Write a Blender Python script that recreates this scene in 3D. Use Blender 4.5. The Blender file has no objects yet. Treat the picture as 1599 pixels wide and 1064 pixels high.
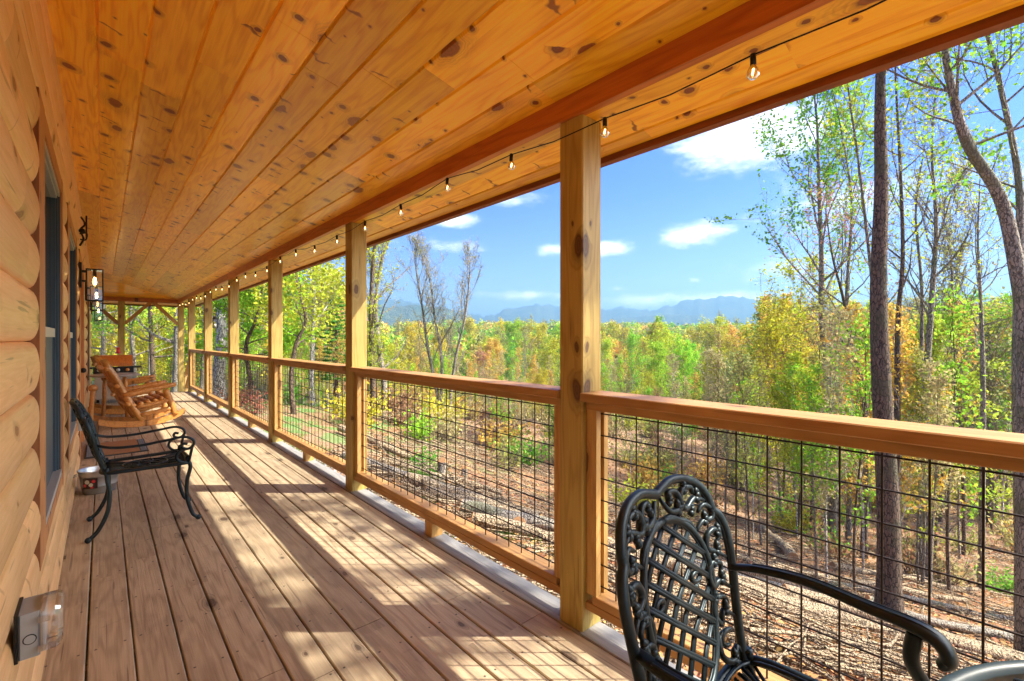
import bpy, math, random
import numpy as np
from mathutils import Vector, noise as mnoise
R = math.radians
SC = bpy.context.scene
COL = SC.collection
# ---------------------------------------------------------------- camera
TH = math.atan(640/711.0)            # camera heading, clockwise from +Y
F, EYE = 711.0, 1.333
CT, ST = math.cos(TH), math.sin(TH)
cam = bpy.data.cameras.new('camera'); camo = bpy.data.objects.new('camera', cam); COL.objects.link(camo)
cam.sensor_width = 36.0; cam.lens = 711/1599*36.0
cam.clip_start = 0.05; cam.clip_end = 20000
camo.location = (0, 0, EYE); camo.rotation_euler = (R(90-0.16), 0, -TH)
SC.camera = camo
# ---------------------------------------------------------------- render / exposure
SC.render.engine = 'CYCLES'
SC.view_settings.view_transform = 'Standard'; SC.view_settings.look = 'None'
SC.view_settings.exposure = 2.0; SC.view_settings.gamma = 1.0
cy = SC.cycles
cy.use_denoising = True; cy.max_bounces = 9; cy.diffuse_bounces = 6; cy.glossy_bounces = 3
cy.transmission_bounces = 4; cy.transparent_max_bounces = 8; cy.volume_bounces = 0
cy.sample_clamp_indirect = 6; cy.caustics_reflective = False; cy.caustics_refractive = False
# ---------------------------------------------------------------- node helper
class NT:
    def __init__(s, tree):
        s.t = tree; s.n = tree.nodes; s.l = tree.links
    def new(s, typ, ins=None, **kw):
        n = s.n.new(typ)
        for k, v in kw.items(): setattr(n, k, v)
        if ins:
            for k, v in ins.items(): s.set(n, k, v)
        return n
    def set(s, n, k, v):
        sock = n.inputs[k]
        if isinstance(v, bpy.types.NodeSocket): s.l.new(v, sock)
        elif isinstance(v, bpy.types.Node): s.l.new(v.outputs[0], sock)
        else: sock.default_value = v
    def m(s, op, a, b=None, c=None, clamp=False):
        n = s.n.new('ShaderNodeMath'); n.operation = op; n.use_clamp = clamp
        s.set(n, 0, a)
        if b is not None: s.set(n, 1, b)
        if c is not None: s.set(n, 2, c)
        return n.outputs[0]
    def vm(s, op, a, b=None, out=0):
        n = s.n.new('ShaderNodeVectorMath'); n.operation = op
        s.set(n, 0, a)
        if b is not None: s.set(n, 1, b)
        return n.outputs[out]
    def comb(s, x, y, z):
        return s.new('ShaderNodeCombineXYZ', {0: x, 1: y, 2: z}).outputs[0]
    def noise(s, v, scale, detail=3, rough=0.55, out=0, dist=0.0):
        n = s.new('ShaderNodeTexNoise', {'Vector': v, 'Scale': scale, 'Detail': detail, 'Roughness': rough, 'Distortion': dist})
        return n.outputs[out]
    def mix(s, f, a, b, blend='MIX'):
        n = s.n.new('ShaderNodeMix'); n.data_type = 'RGBA'; n.blend_type = blend
        s.set(n, 0, f); s.set(n, 6, a); s.set(n, 7, b)
        return n.outputs[2]
    def ss(s, v, lo, hi, a=0.0, b=1.0):
        n = s.new('ShaderNodeMapRange', {0: v, 1: lo, 2: hi, 3: a, 4: b}); n.interpolation_type = 'SMOOTHSTEP'
        return n.outputs[0]
def c4(c): return (c[0], c[1], c[2], 1.0)
# ---------------------------------------------------------------- world
SUN_DIR = Vector((0.743, -0.669, 1.107)).normalized()
elev = math.asin(SUN_DIR.z)
w = bpy.data.worlds.new('World'); SC.world = w; w.use_nodes = True
T = NT(w.node_tree); T.n.clear()
sky = T.new('ShaderNodeTexSky'); sky.sky_type = 'NISHITA'; sky.sun_disc = False
sky.sun_elevation = elev
sky.sun_rotation = math.atan2(SUN_DIR.x, SUN_DIR.y)
sky.altitude = 300; sky.air_density = 1.0; sky.dust_density = 1.2; sky.ozone_density = 1.6
tc = T.new('ShaderNodeTexCoord').outputs['Generated']
sp = T.new('ShaderNodeSeparateXYZ', {0: tc})
az = T.m('ARCTAN2', sp.outputs[0], sp.outputs[1]); el = T.m('ARCSINE', sp.outputs[2])
uv = T.comb(az, el, 0.0)
tint = T.mix(T.ss(el, -.02, .36), c4((.44,.49,.60)), c4((.085,.25,.74)))
hs = T.new('ShaderNodeHueSaturation', {'Saturation': .95, 'Value': 1.0, 'Color': T.mix(1.0, sky.outputs[0], tint, 'MULTIPLY')})
def azel(px, py):
    a = math.atan((px-800)/F)
    return TH+a, math.atan((530-py)/F*math.cos(a))
acc = None
for px, py, rx, ry, st in [(1185,215,170,50,1.25),(1085,365,68,30,1.0),(712,345,55,17,1.15),(790,312,85,20,.9),(955,388,50,17,1.15),
                        (868,390,45,15,1.0),(1250,420,150,30,.62),(1085,437,18,9,.7),(965,452,32,9,.7),(1390,300,240,55,.6),(1060,468,330,18,.85),(690,385,140,22,.55),(830,462,220,14,.7)]:
    a, e = azel(px, py)
    v = T.vm('SUBTRACT', uv, (a, e, 0)); v = T.vm('MULTIPLY', v, (F/rx*.9, F/ry*.9, 1))
    ln = T.vm('LENGTH', v, out=1)
    b = T.m('MULTIPLY', T.m('SUBTRACT', 1.0, ln, clamp=True), st)
    acc = b if acc is None else T.m('MAXIMUM', acc, b)
nz = T.noise(T.vm('MULTIPLY', tc, (1.0, 1.0, 2.4)), 9.0, 7, 0.62)
nz2 = T.noise(T.vm('MULTIPLY', tc, (1.0, 1.0, 1.8)), 30.0, 5, 0.6)
cl = T.m('ADD', acc, T.m('MULTIPLY', T.m('SUBTRACT', nz, 0.5), 1.35))
cl = T.m('ADD', cl, T.m('MULTIPLY', T.m('SUBTRACT', nz2, 0.5), 0.5))
cl = T.m('MULTIPLY', T.ss(cl, 0.25, 1.05), T.m('GREATER_THAN', acc, 0.001))
cl = T.m('MULTIPLY', cl, T.ss(acc, 0.0, 0.3))
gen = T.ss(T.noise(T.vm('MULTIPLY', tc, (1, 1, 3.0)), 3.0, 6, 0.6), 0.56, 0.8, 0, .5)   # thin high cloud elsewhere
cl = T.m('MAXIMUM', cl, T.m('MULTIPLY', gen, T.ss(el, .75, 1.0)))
side = T.ss(T.noise(T.vm('MULTIPLY', tc, (1, 1, 2.0)), 2.2, 6, 0.6), 0.36, 0.52, 0, .95)          # broken cloud added outside the view, to raise the fill light on the porch
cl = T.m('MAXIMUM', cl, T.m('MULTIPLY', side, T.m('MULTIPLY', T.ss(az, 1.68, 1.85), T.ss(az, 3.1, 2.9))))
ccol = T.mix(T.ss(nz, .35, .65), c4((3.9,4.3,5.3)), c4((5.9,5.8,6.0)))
ccol = T.mix(T.ss(az, 1.7, 1.9), ccol, c4((25, 23.6, 21.5)))  # the added unseen clouds are far brighter than those in view
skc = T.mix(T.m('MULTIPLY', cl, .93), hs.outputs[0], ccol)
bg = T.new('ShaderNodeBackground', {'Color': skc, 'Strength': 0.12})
wo = T.new('ShaderNodeOutputWorld'); T.l.new(bg.outputs[0], wo.inputs[0])
# ---------------------------------------------------------------- sun
sd = bpy.data.lights.new('sun', 'SUN'); sd.energy = 3.5; sd.angle = R(0.53); sd.color = (1.0, .93, .80)
so = bpy.data.objects.new('sun', sd); COL.objects.link(so)
so.rotation_euler = (-SUN_DIR).to_track_quat('-Z', 'Y').to_euler(); so.location = (20, -20, 40)

# ================================================================ materials
def newmat(name):
    m = bpy.data.materials.new(name); m.use_nodes = True
    t = NT(m.node_tree); t.n.clear()
    out = t.new('ShaderNodeOutputMaterial')
    return m, t, out
def pbr(t, out, **kw):
    p = t.new('ShaderNodeBsdfPrincipled')
    for k, v in kw.items(): t.set(p, k.replace('_', ' '), v)
    t.l.new(p.outputs[0], out.inputs[0]); return p
def wood(name, c1, c2, ck, long='Y', width=.184, plen=3.2, rough=.35, knot=(5., 3.2), ksize=.13, kgate=.55, streak=0.0,
         coat=0.0, var=.25, ring=.5, rnd_obj=True, bump=.25, crack=.35, screws=0.0, dirt=0.0, cdirt=(.1, .08, .06)):
    m, t, out = newmat(name)
    tcn = t.new('ShaderNodeTexCoord'); s = t.new('ShaderNodeSeparateXYZ', {0: tcn.outputs['Object']})
    X, Y, Z = s.outputs
    if long == 'Y': p, l, h = X, Y, Z
    elif long == 'X': p, l, h = Y, X, Z
    elif long == 'Z': p, l, h = T_add(t, X, Y), Z, X
    else: p, l, h = Z, Y, X            # 'W': log wall, planks stacked in Z and running in Y
    if rnd_obj:
        oi = t.new('ShaderNodeObjectInfo'); rr = t.m('MULTIPLY', oi.outputs['Random'], 31.0)
        l = t.m('ADD', l, rr)
    pid = t.m('FLOOR', t.m('DIVIDE', t.m('ADD', p, .016 if long in 'XY' else 0.075), width))
    w1 = t.new('ShaderNodeTexWhiteNoise', {1: pid}, noise_dimensions='1D').outputs[0]
    seg = t.m('FLOOR', t.m('ADD', t.m('DIVIDE', l, plen), t.m('MULTIPLY', w1, 7.0)))
    w2 = t.new('ShaderNodeTexWhiteNoise', {0: t.comb(pid, seg, 0.0)}, noise_dimensions='3D').outputs[0]
    off = t.m('MULTIPLY', w2, 41.0)
    kv = t.comb(t.m('MULTIPLY', p, knot[0]), t.m('ADD', t.m('MULTIPLY', l, knot[1]), off), 0.0)
    wob = t.noise(kv, 3.0, 2, out=1)
    kv2 = t.vm('ADD', kv, t.vm('MULTIPLY', t.vm('SUBTRACT', wob, (.5,.5,.5)), (.16,.16,0)))
    vo = t.new('ShaderNodeTexVoronoi', {'Vector': kv2, 'Scale': 1.0}, voronoi_dimensions='2D')
    vs = t.new('ShaderNodeSeparateColor', {0: vo.outputs['Color']})
    gate = t.m('LESS_THAN', vs.outputs[0], kgate)
    rad = t.m('MULTIPLY', t.m('ADD', t.m('MULTIPLY', t.m('POWER', vs.outputs[1], 2.0), 1.1), .22), ksize)
    dn = t.m('DIVIDE', vo.outputs['Distance'], rad)
    kmask = t.m('MULTIPLY', t.ss(dn, .75, 1.05, 1, 0), gate)
    halo = t.m('MULTIPLY', t.ss(dn, .9, 2.4, 1, 0), gate)
    # grain
    gv = t.comb(t.m('MULTIPLY', p, 9.0), t.m('ADD', t.m('MULTIPLY', l, .9), off), t.m('MULTIPLY', h, 6.0))
    n1 = t.noise(gv, 1.0, 2)
    ph = t.m('ADD', t.m('MULTIPLY', n1, 46.0), t.m('MULTIPLY', halo, 9.0))
    rings = t.m('MULTIPLY_ADD', t.m('SINE', ph), .5, .5)
    rings = t.m('POWER', rings, 1.8)
    fv = t.comb(t.m('MULTIPLY', p, 130.0), t.m('ADD', t.m('MULTIPLY', l, 4.0), off), t.m('MULTIPLY', h, 130.0))
    fine = t.noise(fv, 1.0, 3)
    big = t.noise(t.comb(t.m('MULTIPLY', p, 3.0), t.m('ADD', t.m('MULTIPLY', l, 1.1), off), 0.0), 1.0, 3)
    g = t.m('ADD', t.m('MULTIPLY', rings, ring), t.m('MULTIPLY', t.ss(fine, .3, .7), .35))
    g = t.m('ADD', g, t.m('MULTIPLY', t.m('SUBTRACT', big, .5), .9), clamp=True)
    col = t.mix(g, c4(c1), c4(c2))
    val = t.m('MULTIPLY_ADD', w2, var*2, 1-var)
    col = t.mix(1.0, col, t.comb(val, val, val), 'MULTIPLY')
    col = t.mix(t.m('MULTIPLY', halo, .5), col, c4([c*.5 for c in c2]))
    hue = t.m('FRACT', t.m('MULTIPLY', w2, 7.7))
    col = t.mix(t.m('MULTIPLY', hue, .22 if var > .15 else .0), col, t.mix(1.0, col, c4((1.0,1.35,1.0)), 'MULTIPLY'))
    if streak > 0:
        sv = t.comb(t.m('MULTIPLY', p, 7.5), t.m('ADD', t.m('MULTIPLY', l, 7.0), off), 0.0)
        sv = t.vm('ADD', sv, t.vm('MULTIPLY', t.vm('SUBTRACT', t.noise(sv, 1.6, 2, out=1), (.5,.5,.5)), (.9,.9,0)))
        v2 = t.new('ShaderNodeTexVoronoi', {'Vector': t.vm('MULTIPLY', sv, (.55, 1.9, 1)), 'Scale': 1.0}, voronoi_dimensions='2D')
        v2s = t.new('ShaderNodeSeparateColor', {0: v2.outputs['Color']})
        sm = t.m('MULTIPLY', t.ss(v2.outputs['Distance'], .07, .2, 1, 0), t.m('LESS_THAN', v2s.outputs[0], .1))
        col = t.mix(t.m('MULTIPLY', sm, streak), col, c4(ck))
    if streak > .7:      # a few large ringed knots
        vb = t.new('ShaderNodeTexVoronoi', {'Vector': t.vm('ADD', t.vm('MULTIPLY', t.comb(p, t.m('ADD', l, off), 0.0), (2.9, 1.5, 1)), t.vm('MULTIPLY', wob, (.1,.1,0))), 'Scale': 1.0}, voronoi_dimensions='2D')
        vbs = t.new('ShaderNodeSeparateColor', {0: vb.outputs['Color']})
        db = t.m('DIVIDE', vb.outputs['Distance'], t.m('MULTIPLY_ADD', vbs.outputs[1], .05, .055))
        gb_ = t.m('LESS_THAN', vbs.outputs[0], .38)
        rb = t.m('MULTIPLY_ADD', t.m('SINE', t.m('MULTIPLY', db, 19.0)), .3, .5)
        col = t.mix(t.m('MULTIPLY', t.m('MULTIPLY', t.ss(db, 1.0, 3.2, 1, 0), gb_), t.m('MULTIPLY_ADD', rb, .5, .1)), col, c4([c*.5 for c in c2]))
        col = t.mix(t.m('MULTIPLY', t.m('MULTIPLY', t.ss(db, .85, 1.1, 1, 0), gb_), .92), col, t.mix(rb, c4([c*.6 for c in ck]), c4([c*1.9 for c in ck])))
    krings = t.m('MULTIPLY_ADD', t.m('SINE', t.m('MULTIPLY', dn, 16.0)), .3, .75)
    kc = t.mix(t.m('MULTIPLY', krings, .7), c4([c*.45 for c in ck]), c4([c*1.5 for c in ck]))
    col = t.mix(t.m('MULTIPLY', kmask, .95), col, kc)
    if dirt > 0:
        dd = t.noise(t.vm('MULTIPLY', tcn.outputs['Object'], (1.6, .8, 1)), 2.6, 6, .65)
        col = t.mix(t.m('MULTIPLY', t.ss(dd, .48, .75), dirt), col, c4(cdirt))
    if crack > 0:
        cv = t.noise(t.comb(t.m('MULTIPLY', p, 60.0), t.m('ADD', t.m('MULTIPLY', l, 1.6), off), t.m('MULTIPLY', h, 60.0)), 1.0, 2)
        cm = t.m('MULTIPLY', t.ss(cv, .66, .72), crack)
        col = t.mix(cm, col, c4([c*.35 for c in c2]))
    if screws > 0:
        fp = t.m('ABSOLUTE', t.m('SUBTRACT', t.m('MULTIPLY', t.m('FRACT', t.m('DIVIDE', t.m('ADD', p, .05), .15)), .15), .075))
        fl = t.m('SUBTRACT', t.m('MULTIPLY', t.m('FRACT', t.m('DIVIDE', t.m('ADD', l, .02), .41)), .41), .2)
        dd_ = t.vm('LENGTH', t.comb(t.m('SUBTRACT', fp, .048), t.m('ADD', fl, t.m('MULTIPLY', t.m('SUBTRACT', w1, .5), .012)), 0.0), out=1)
        col = t.mix(t.ss(dd_, .0035, .0065, screws, 0), col, c4((.035,.025,.02)))
    b = t.new('ShaderNodeBump', {'Strength': bump, 'Distance': .002, 'Height': t.m('ADD', fine, t.m('MULTIPLY', rings, .6))})
    ro = t.m('MULTIPLY_ADD', fine, .12, rough)
    pb = pbr(t, out, Base_Color=col, Roughness=ro, Normal=b.outputs[0])
    if coat: pb.inputs['Coat Weight'].default_value = coat; pb.inputs['Coat Roughness'].default_value = .2; pb.inputs['Coat Tint'].default_value = (1,.86,.62,1); pb.inputs['Specular Tint'].default_value = (1,.85,.6,1)
    return m
def T_add(t, a, b): return t.m('ADD', a, b)
def plain(name, col, rough=.5, metal=0.0, nscale=20, nvar=.15, bump=0.0, coat=0.0):
    m, t, out = newmat(name)
    o = t.new('ShaderNodeTexCoord').outputs['Object']
    n = t.noise(o, nscale, 4)
    k = t.m('MULTIPLY_ADD', n, nvar*2, 1-nvar)
    c = t.mix(1.0, c4(col), t.comb(k, k, k), 'MULTIPLY')
    kw = dict(Base_Color=c, Roughness=t.m('MULTIPLY_ADD', n, .15, rough-.07), Metallic=metal)
    if bump: kw['Normal'] = t.new('ShaderNodeBump', {'Strength': bump, 'Distance': .004, 'Height': n}).outputs[0]
    p = pbr(t, out, **kw)
    if coat: p.inputs['Coat Weight'].default_value = coat
    return m
def emis(name, col, s):
    m, t, out = newmat(name); e = t.new('ShaderNodeEmission', {0: c4(col), 1: s}); t.l.new(e.outputs[0], out.inputs[0]); return m
def glassy(name, tint=(1,1,1), mixf=.12, rough=.02):
    m, t, out = newmat(name)
    tr = t.new('ShaderNodeBsdfTransparent', {0: c4(tint)}); gl = t.new('ShaderNodeBsdfGlossy', {0: c4((1,1,1)), 'Roughness': rough})
    fr = t.new('ShaderNodeFresnel', {'IOR': 1.5})
    mx = t.new('ShaderNodeMixShader', {0: t.m('ADD', fr.outputs[0], mixf, clamp=True), 1: tr.outputs[0], 2: gl.outputs[0]})
    t.l.new(mx.outputs[0], out.inputs[0]); return m
def bark(name, c1, c2, moss=None, sc=1.0):
    m, t, out = newmat(name)
    o = t.new('ShaderNodeTexCoord').outputs['Object']
    v = t.vm('MULTIPLY', o, (26*sc, 26*sc, 6*sc))
    n = t.noise(v, 1.0, 6, .75, dist=.6); n2 = t.noise(o, 1.3*sc, 3)
    vv = t.new('ShaderNodeTexVoronoi', {'Vector': t.vm('ADD', t.vm('MULTIPLY', o, (22*sc,22*sc,7*sc)), t.vm('MULTIPLY', t.noise(o, 9.0*sc, 2, out=1), (1.6,1.6,1.6))), 'Scale': 1.0}, feature='DISTANCE_TO_EDGE')
    n = t.m('MULTIPLY', t.m('ADD', n, .25), t.ss(vv.outputs[0], 0.0, .16, .55, 1.0))
    col = t.mix(t.ss(n, .35, .8), c4([v*.6 for v in c1]), c4([v*1.3 for v in c2]))
    if moss: col = t.mix(t.ss(n2, .5, .62, 0, .7), col, c4(moss))
    b = t.new('ShaderNodeBump', {'Strength': 1.0, 'Distance': .05, 'Height': n})
    pbr(t, out, Base_Color=col, Roughness=.9, Normal=b.outputs[0]); return m
def leafmat(name, col=None, trans=.45, var=.3):
    m, t, out = newmat(name)
    geo = t.new('ShaderNodeNewGeometry'); oi = t.new('ShaderNodeObjectInfo')
    base = oi.outputs['Color'] if col is None else c4(col)
    r = geo.outputs['Random Per Island']
    k = t.m('MULTIPLY_ADD', r, var*2, 1-var)
    c = t.mix(1.0, base, t.comb(k, k, k), 'MULTIPLY')
    hsn = t.new('ShaderNodeHueSaturation', {'Hue': t.m('MULTIPLY_ADD', t.m('FRACT', t.m('MULTIPLY', r, 17.3)), .05, .475), 'Color': c})
    d = t.new('ShaderNodeBsdfDiffuse', {0: hsn.outputs[0]}); tr = t.new('ShaderNodeBsdfTranslucent', {0: hsn.outputs[0]})
    mx = t.new('ShaderNodeMixShader', {0: trans, 1: d.outputs[0], 2: tr.outputs[0]})
    t.l.new(mx.outputs[0], out.inputs[0]); return m

M = {}
M['ceil'] = wood('ceiling_pine', (.97,.60,.035), (.74,.31,.006), (.17,.032,.006), 'Y', .1835, 3.4, .3, (6.6,6.2), .17, .42, .85, coat=.6, var=.24, rnd_obj=False, ring=.5, crack=.15, bump=.15)
M['ceilx'] = wood('end_ceiling_pine', (.90,.46,.035), (.76,.31,.012), (.24,.05,.010), 'X', .1835, 3.4, .3, (5.2,3.8), .12, .5, .5, coat=.5, var=.12, rnd_obj=False, ring=.35, bump=.15)
M['beam'] = wood('stained_beam', (.46,.14,.028), (.30,.08,.015), (.06,.018,.008), 'Y', 9., 4.5, .4, (4.,2.5), .13, .4, .3, coat=.25, rnd_obj=False)
M['beamx'] = wood('end_beam', (.42,.14,.03), (.28,.08,.015), (.08,.02,.01), 'X', 9., 4.5, .4, (4.,2.5), .1, .4, .3, rnd_obj=False)
M['trim'] = wood('dark_trim', (.20,.05,.012), (.12,.03,.008), (.05,.015,.008), 'Y', 9., 4., .5, (4.,2.), .1, .3, rnd_obj=False)
M['log'] = wood('honey_log', (.90,.60,.32), (.70,.39,.14), (.26,.09,.03), 'W', .2, 5., .38, (6.0,2.6), .17, .55, .4, coat=.3, crack=.55, var=.14, rnd_obj=False, ring=.22, bump=.2)
M['deck'] = wood('deck_board', (.46,.355,.225), (.28,.205,.125), (.10,.065,.04), 'Y', .15, 3.7, .6, (5.,2.6), .11, .4, .15, var=.13, rnd_obj=False, ring=.5, bump=.5, crack=.6, screws=.9, dirt=.5, cdirt=(.17,.125,.09))
M['deckgrey'] = wood('weathered_edge_board', (.31,.30,.28), (.21,.20,.19), (.14,.12,.10), 'Y', .15, 3.7, .6, (5.,2.6), .1, .3, .1, var=.1, rnd_obj=False, bump=.5)
M['post'] = wood('treated_post', (.43,.315,.085), (.30,.195,.042), (.10,.045,.015), 'Z', 9., 9., .5, (5.5,3.0), .13, .5, 0, var=.1, ring=.6, crack=.7)
M['rail'] = wood('treated_rail', (.44,.24,.08), (.31,.15,.04), (.09,.035,.015), 'Y', 9., 9., .5, (6.,1.8), .14, .45, 0, var=.1)
M['stile'] = wood('treated_stile', (.50,.30,.095), (.38,.20,.055), (.12,.05,.02), 'Z', 9., 9., .5, (6.,1.8), .12, .45, 0, var=.1)
M['wtrim'] = wood('window_trim', (.46,.2,.07), (.33,.125,.04), (.08,.03,.02), 'Z', 9., 9., .5, (6.,3.), .1, .5, .5, rnd_obj=False)
M['jtrim'] = wood('trim_edge', (.20,.075,.025), (.13,.045,.014), (.05,.02,.01), 'Z', 9., 9., .5, (6.,3.), .1, .5, .5, rnd_obj=False)
M['plog'] = wood('peeled_log', (.50,.225,.065), (.33,.12,.03), (.13,.05,.02), 'Y', 9., 9., .35, (9.,7.), .16, .7, .5, coat=.5, ring=.5)
M['wire'] = plain('dark_wire', (.03,.02,.017), .55, .6)
M['iron'] = plain('dark_cast_metal', (.008,.014,.018), .36, .0, 30, .15, 0)
for n_ in M['iron'].node_tree.nodes:
    if n_.type == 'BSDF_PRINCIPLED': n_.inputs['Specular IOR Level'].default_value = .35; n_.inputs['Specular Tint'].default_value = (.75,.92,1,1)
M['tabletop'] = plain('bronze_green_cast', (.02,.035,.042), .42, .0, 30, .2, 0)
for n_ in M['tabletop'].node_tree.nodes:
    if n_.type == 'BSDF_PRINCIPLED': n_.inputs['Specular IOR Level'].default_value = .3
M['black'] = plain('black_metal', (.012,.011,.011), .4, .5)
M['frame'] = plain('navy_window_frame', (.035,.06,.085), .35, 0)
M['head'] = plain('grey_window_head', (.35,.38,.38), .4, 0)
M['sash'] = plain('beige_sash', (.55,.52,.42), .5, 0)
M['pane'] = plain('window_pane', (.015,.018,.02), .09, 0, 4, .1); 
M['screen'] = plain('insect_screen', (.07,.085,.10), .5, 0, 300, .3)
M['galv'] = plain('galvanised_steel', (.52,.55,.57), .32, .9, 14, .25)
M['dark_label'] = plain('black_label', (.03,.015,.015), .5)
M['white'] = plain('white_paint', (.8,.8,.78), .5)
M['red'] = plain('red_plastic', (.6,.02,.03), .3)
M['coir'] = plain('coir', (.33,.16,.06), .95, 0, 160, .45, .8)
M['rubber'] = plain('black_rubber', (.03,.035,.04), .7, 0, 90, .4, .5)
M['pvc'] = plain('grey_pvc', (.30,.32,.33), .4)
M['clear'] = glassy('clear_plastic', (.93,.95,.97), .2, .12)
M['glass'] = glassy('lamp_glass', (.98,.98,.98), .04)
M['bulbglass'] = glassy('bulb_glass', (1,.96,.88), .06)
M['fil'] = emis('warm_filament', (1, .62, .22), 9)
M['fil2'] = emis('string_filament', (1, .66, .28), 3.5)
M['grey'] = plain('grey_cabinet', (.30,.25,.21), .5)
M['bark_dark'] = bark('dark_bark', (.055,.035,.022), (.17,.115,.075), (.10,.10,.05))
M['bark_grey'] = bark('grey_bark', (.14,.115,.085), (.33,.285,.225), (.16,.17,.09))
M['bark_pale'] = bark('pale_bark', (.30,.26,.22), (.58,.54,.48), None, .6)
M['bark_twig'] = bark('twig_bark', (.10,.075,.055), (.22,.17,.125))
M['cutwood'] = plain('cut_wood', (.42,.22,.09), .8, 0, 30, .35)
M['stick'] = bark('dead_wood', (.15,.10,.06), (.44,.33,.20))
M['leaf'] = leafmat('leaf')
M['needle'] = leafmat('needle', (.06,.13,.035), .25)
M['litter'] = leafmat('litter', (.37,.19,.085), .1, .6)
M['grass'] = leafmat('grass_blade', (.13,.30,.04), .4)

# ================================================================ mesh helpers
class MB:
    def __init__(s): s.v = []; s.f = []; s.mi = []; s.n = 0
    def add(s, v, f, mi=0):
        b = s.n; v = np.asarray(v, float); s.v.append(v); s.n += len(v)
        for q in f: s.f.append(tuple(i+b for i in q))
        s.mi += [mi]*len(f)
    def box(s, x0, x1, y0, y1, z0, z1, mi=0, ch=0.0):
        if ch <= 0:
            v = [(x0,y0,z0),(x1,y0,z0),(x1,y1,z0),(x0,y1,z0),(x0,y0,z1),(x1,y0,z1),(x1,y1,z1),(x0,y1,z1)]
            s.add(v, [(0,3,2,1),(4,5,6,7),(0,1,5,4),(1,2,6,5),(2,3,7,6),(3,0,4,7)], mi); return
        # chamfered on the four edges of the longest axis
        d = (x1-x0, y1-y0, z1-z0); ax = d.index(max(d)); o = [i for i in range(3) if i != ax]
        lo = (x0,y0,z0); hi = (x1,y1,z1); a0,a1 = lo[o[0]],hi[o[0]]; b0,b1 = lo[o[1]],hi[o[1]]
        ring = [(a0+ch,b0),(a1-ch,b0),(a1,b0+ch),(a1,b1-ch),(a1-ch,b1),(a0+ch,b1),(a0,b1-ch),(a0,b0+ch)]
        v = []
        for e in (lo[ax], hi[ax]):
            for a, b in ring:
                q = [0,0,0]; q[ax] = e; q[o[0]] = a; q[o[1]] = b; v.append(tuple(q))
        f = [(i,(i+1)%8,8+(i+1)%8,8+i) for i in range(8)] + [tuple(range(7,-1,-1)), tuple(range(8,16))]
        s.add(v, f, mi)
    def obox(s, p0, p1, w, h, mi=0, up=(0,0,1), ch=0.0):
        """box beam from p0 to p1, w across, h in the up direction"""
        p0 = np.array(p0, float); p1 = np.array(p1, float); d = p1-p0; d /= np.linalg.norm(d)
        u = np.array(up, float); sd_ = np.cross(d, u); sd_ /= np.linalg.norm(sd_); u = np.cross(sd_, d)
        v = []
        for p in (p0, p1):
            for a, b in ((-1,-1),(1,-1),(1,1),(-1,1)): v.append(p+sd_*a*w/2+u*b*h/2)
        s.add(v, [(0,1,2,3),(7,6,5,4),(0,4,5,1),(1,5,6,2),(2,6,7,3),(3,7,4,0)], mi)
    def tube(s, pts, r, n=8, mi=0, cap=True, flat=1.0):
        P = np.asarray(pts, float); k = len(P)
        rr = np.full(k, r, float) if np.isscalar(r) else np.asarray(r, float)
        t = np.gradient(P, axis=0); t /= (np.linalg.norm(t, axis=1)[:, None]+1e-12)
        ref = np.array([0,0,1.0]) if abs(t[0][2]) < .9 else np.array([1.0,0,0])
        u = np.cross(t[0], ref); u /= np.linalg.norm(u)
        a = np.arange(n)*2*math.pi/n; ca, sa = np.cos(a)[:, None], np.sin(a)[:, None]
        V = np.empty((k*n, 3))
        for i in range(k):
            u = u-t[i]*np.dot(u, t[i]); u /= (np.linalg.norm(u)+1e-12); w_ = np.cross(t[i], u)
            V[i*n:(i+1)*n] = P[i]+rr[i]*(ca*u+sa*w_*flat)
        f = []
        for i in range(k-1):
            for j in range(n):
                j2 = (j+1) % n; f.append((i*n+j, i*n+j2, (i+1)*n+j2, (i+1)*n+j))
        if cap: f.append(tuple(range(n-1,-1,-1))); f.append(tuple(range((k-1)*n, k*n)))
        s.add(V, f, mi)
    def lathe(s, prof, c=(0,0,0), n=24, mi=0, capb=False, capt=False):
        v = []
        for r, z in prof:
            for j in range(n):
                a = 2*math.pi*j/n; v.append((c[0]+r*math.cos(a), c[1]+r*math.sin(a), c[2]+z))
        f = [(i*n+j, i*n+(j+1)%n, (i+1)*n+(j+1)%n, (i+1)*n+j) for i in range(len(prof)-1) for j in range(n)]
        if capb: f.append(tuple(range(n-1,-1,-1)))
        if capt: f.append(tuple(range((len(prof)-1)*n, len(prof)*n)))
        s.add(v, f, mi)
    def ball(s, c, r, n=10, mi=0, sz=1.0):
        k = max(4, n//2)
        s.lathe([(max(r*math.sin(math.pi*i/k), 1e-4), -r*sz*math.cos(math.pi*i/k)) for i in range(k+1)], c, n, mi)
    def build(s, name, mats, parent=None, smooth=False, loc=None):
        me = bpy.data.meshes.new(name)
        V = np.concatenate(s.v) if s.v else np.zeros((0,3))
        if smooth == 'auto': sm = 35
        me.from_pydata(V.tolist(), [], s.f)
        if not isinstance(mats, (list, tuple)): mats = [mats]
        for m_ in mats: me.materials.append(m_)
        me.polygons.foreach_set('material_index', s.mi)
        if smooth is True: me.polygons.foreach_set('use_smooth', [True]*len(s.f))
        elif smooth == 'auto':
            me.polygons.foreach_set('use_smooth', [True]*len(s.f)); me.set_sharp_from_angle(angle=R(38))
        me.update()
        o = bpy.data.objects.new(name, me); COL.objects.link(o)
        if parent is not None: o.parent = parent
        if loc is not None: o.location = loc
        return o
def tag(o, label, cat, group=None, kind=None):
    if label: o['label'] = label
    if cat: o['category'] = cat
    if group: o['group'] = group
    if kind: o['kind'] = kind
    return o
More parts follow.
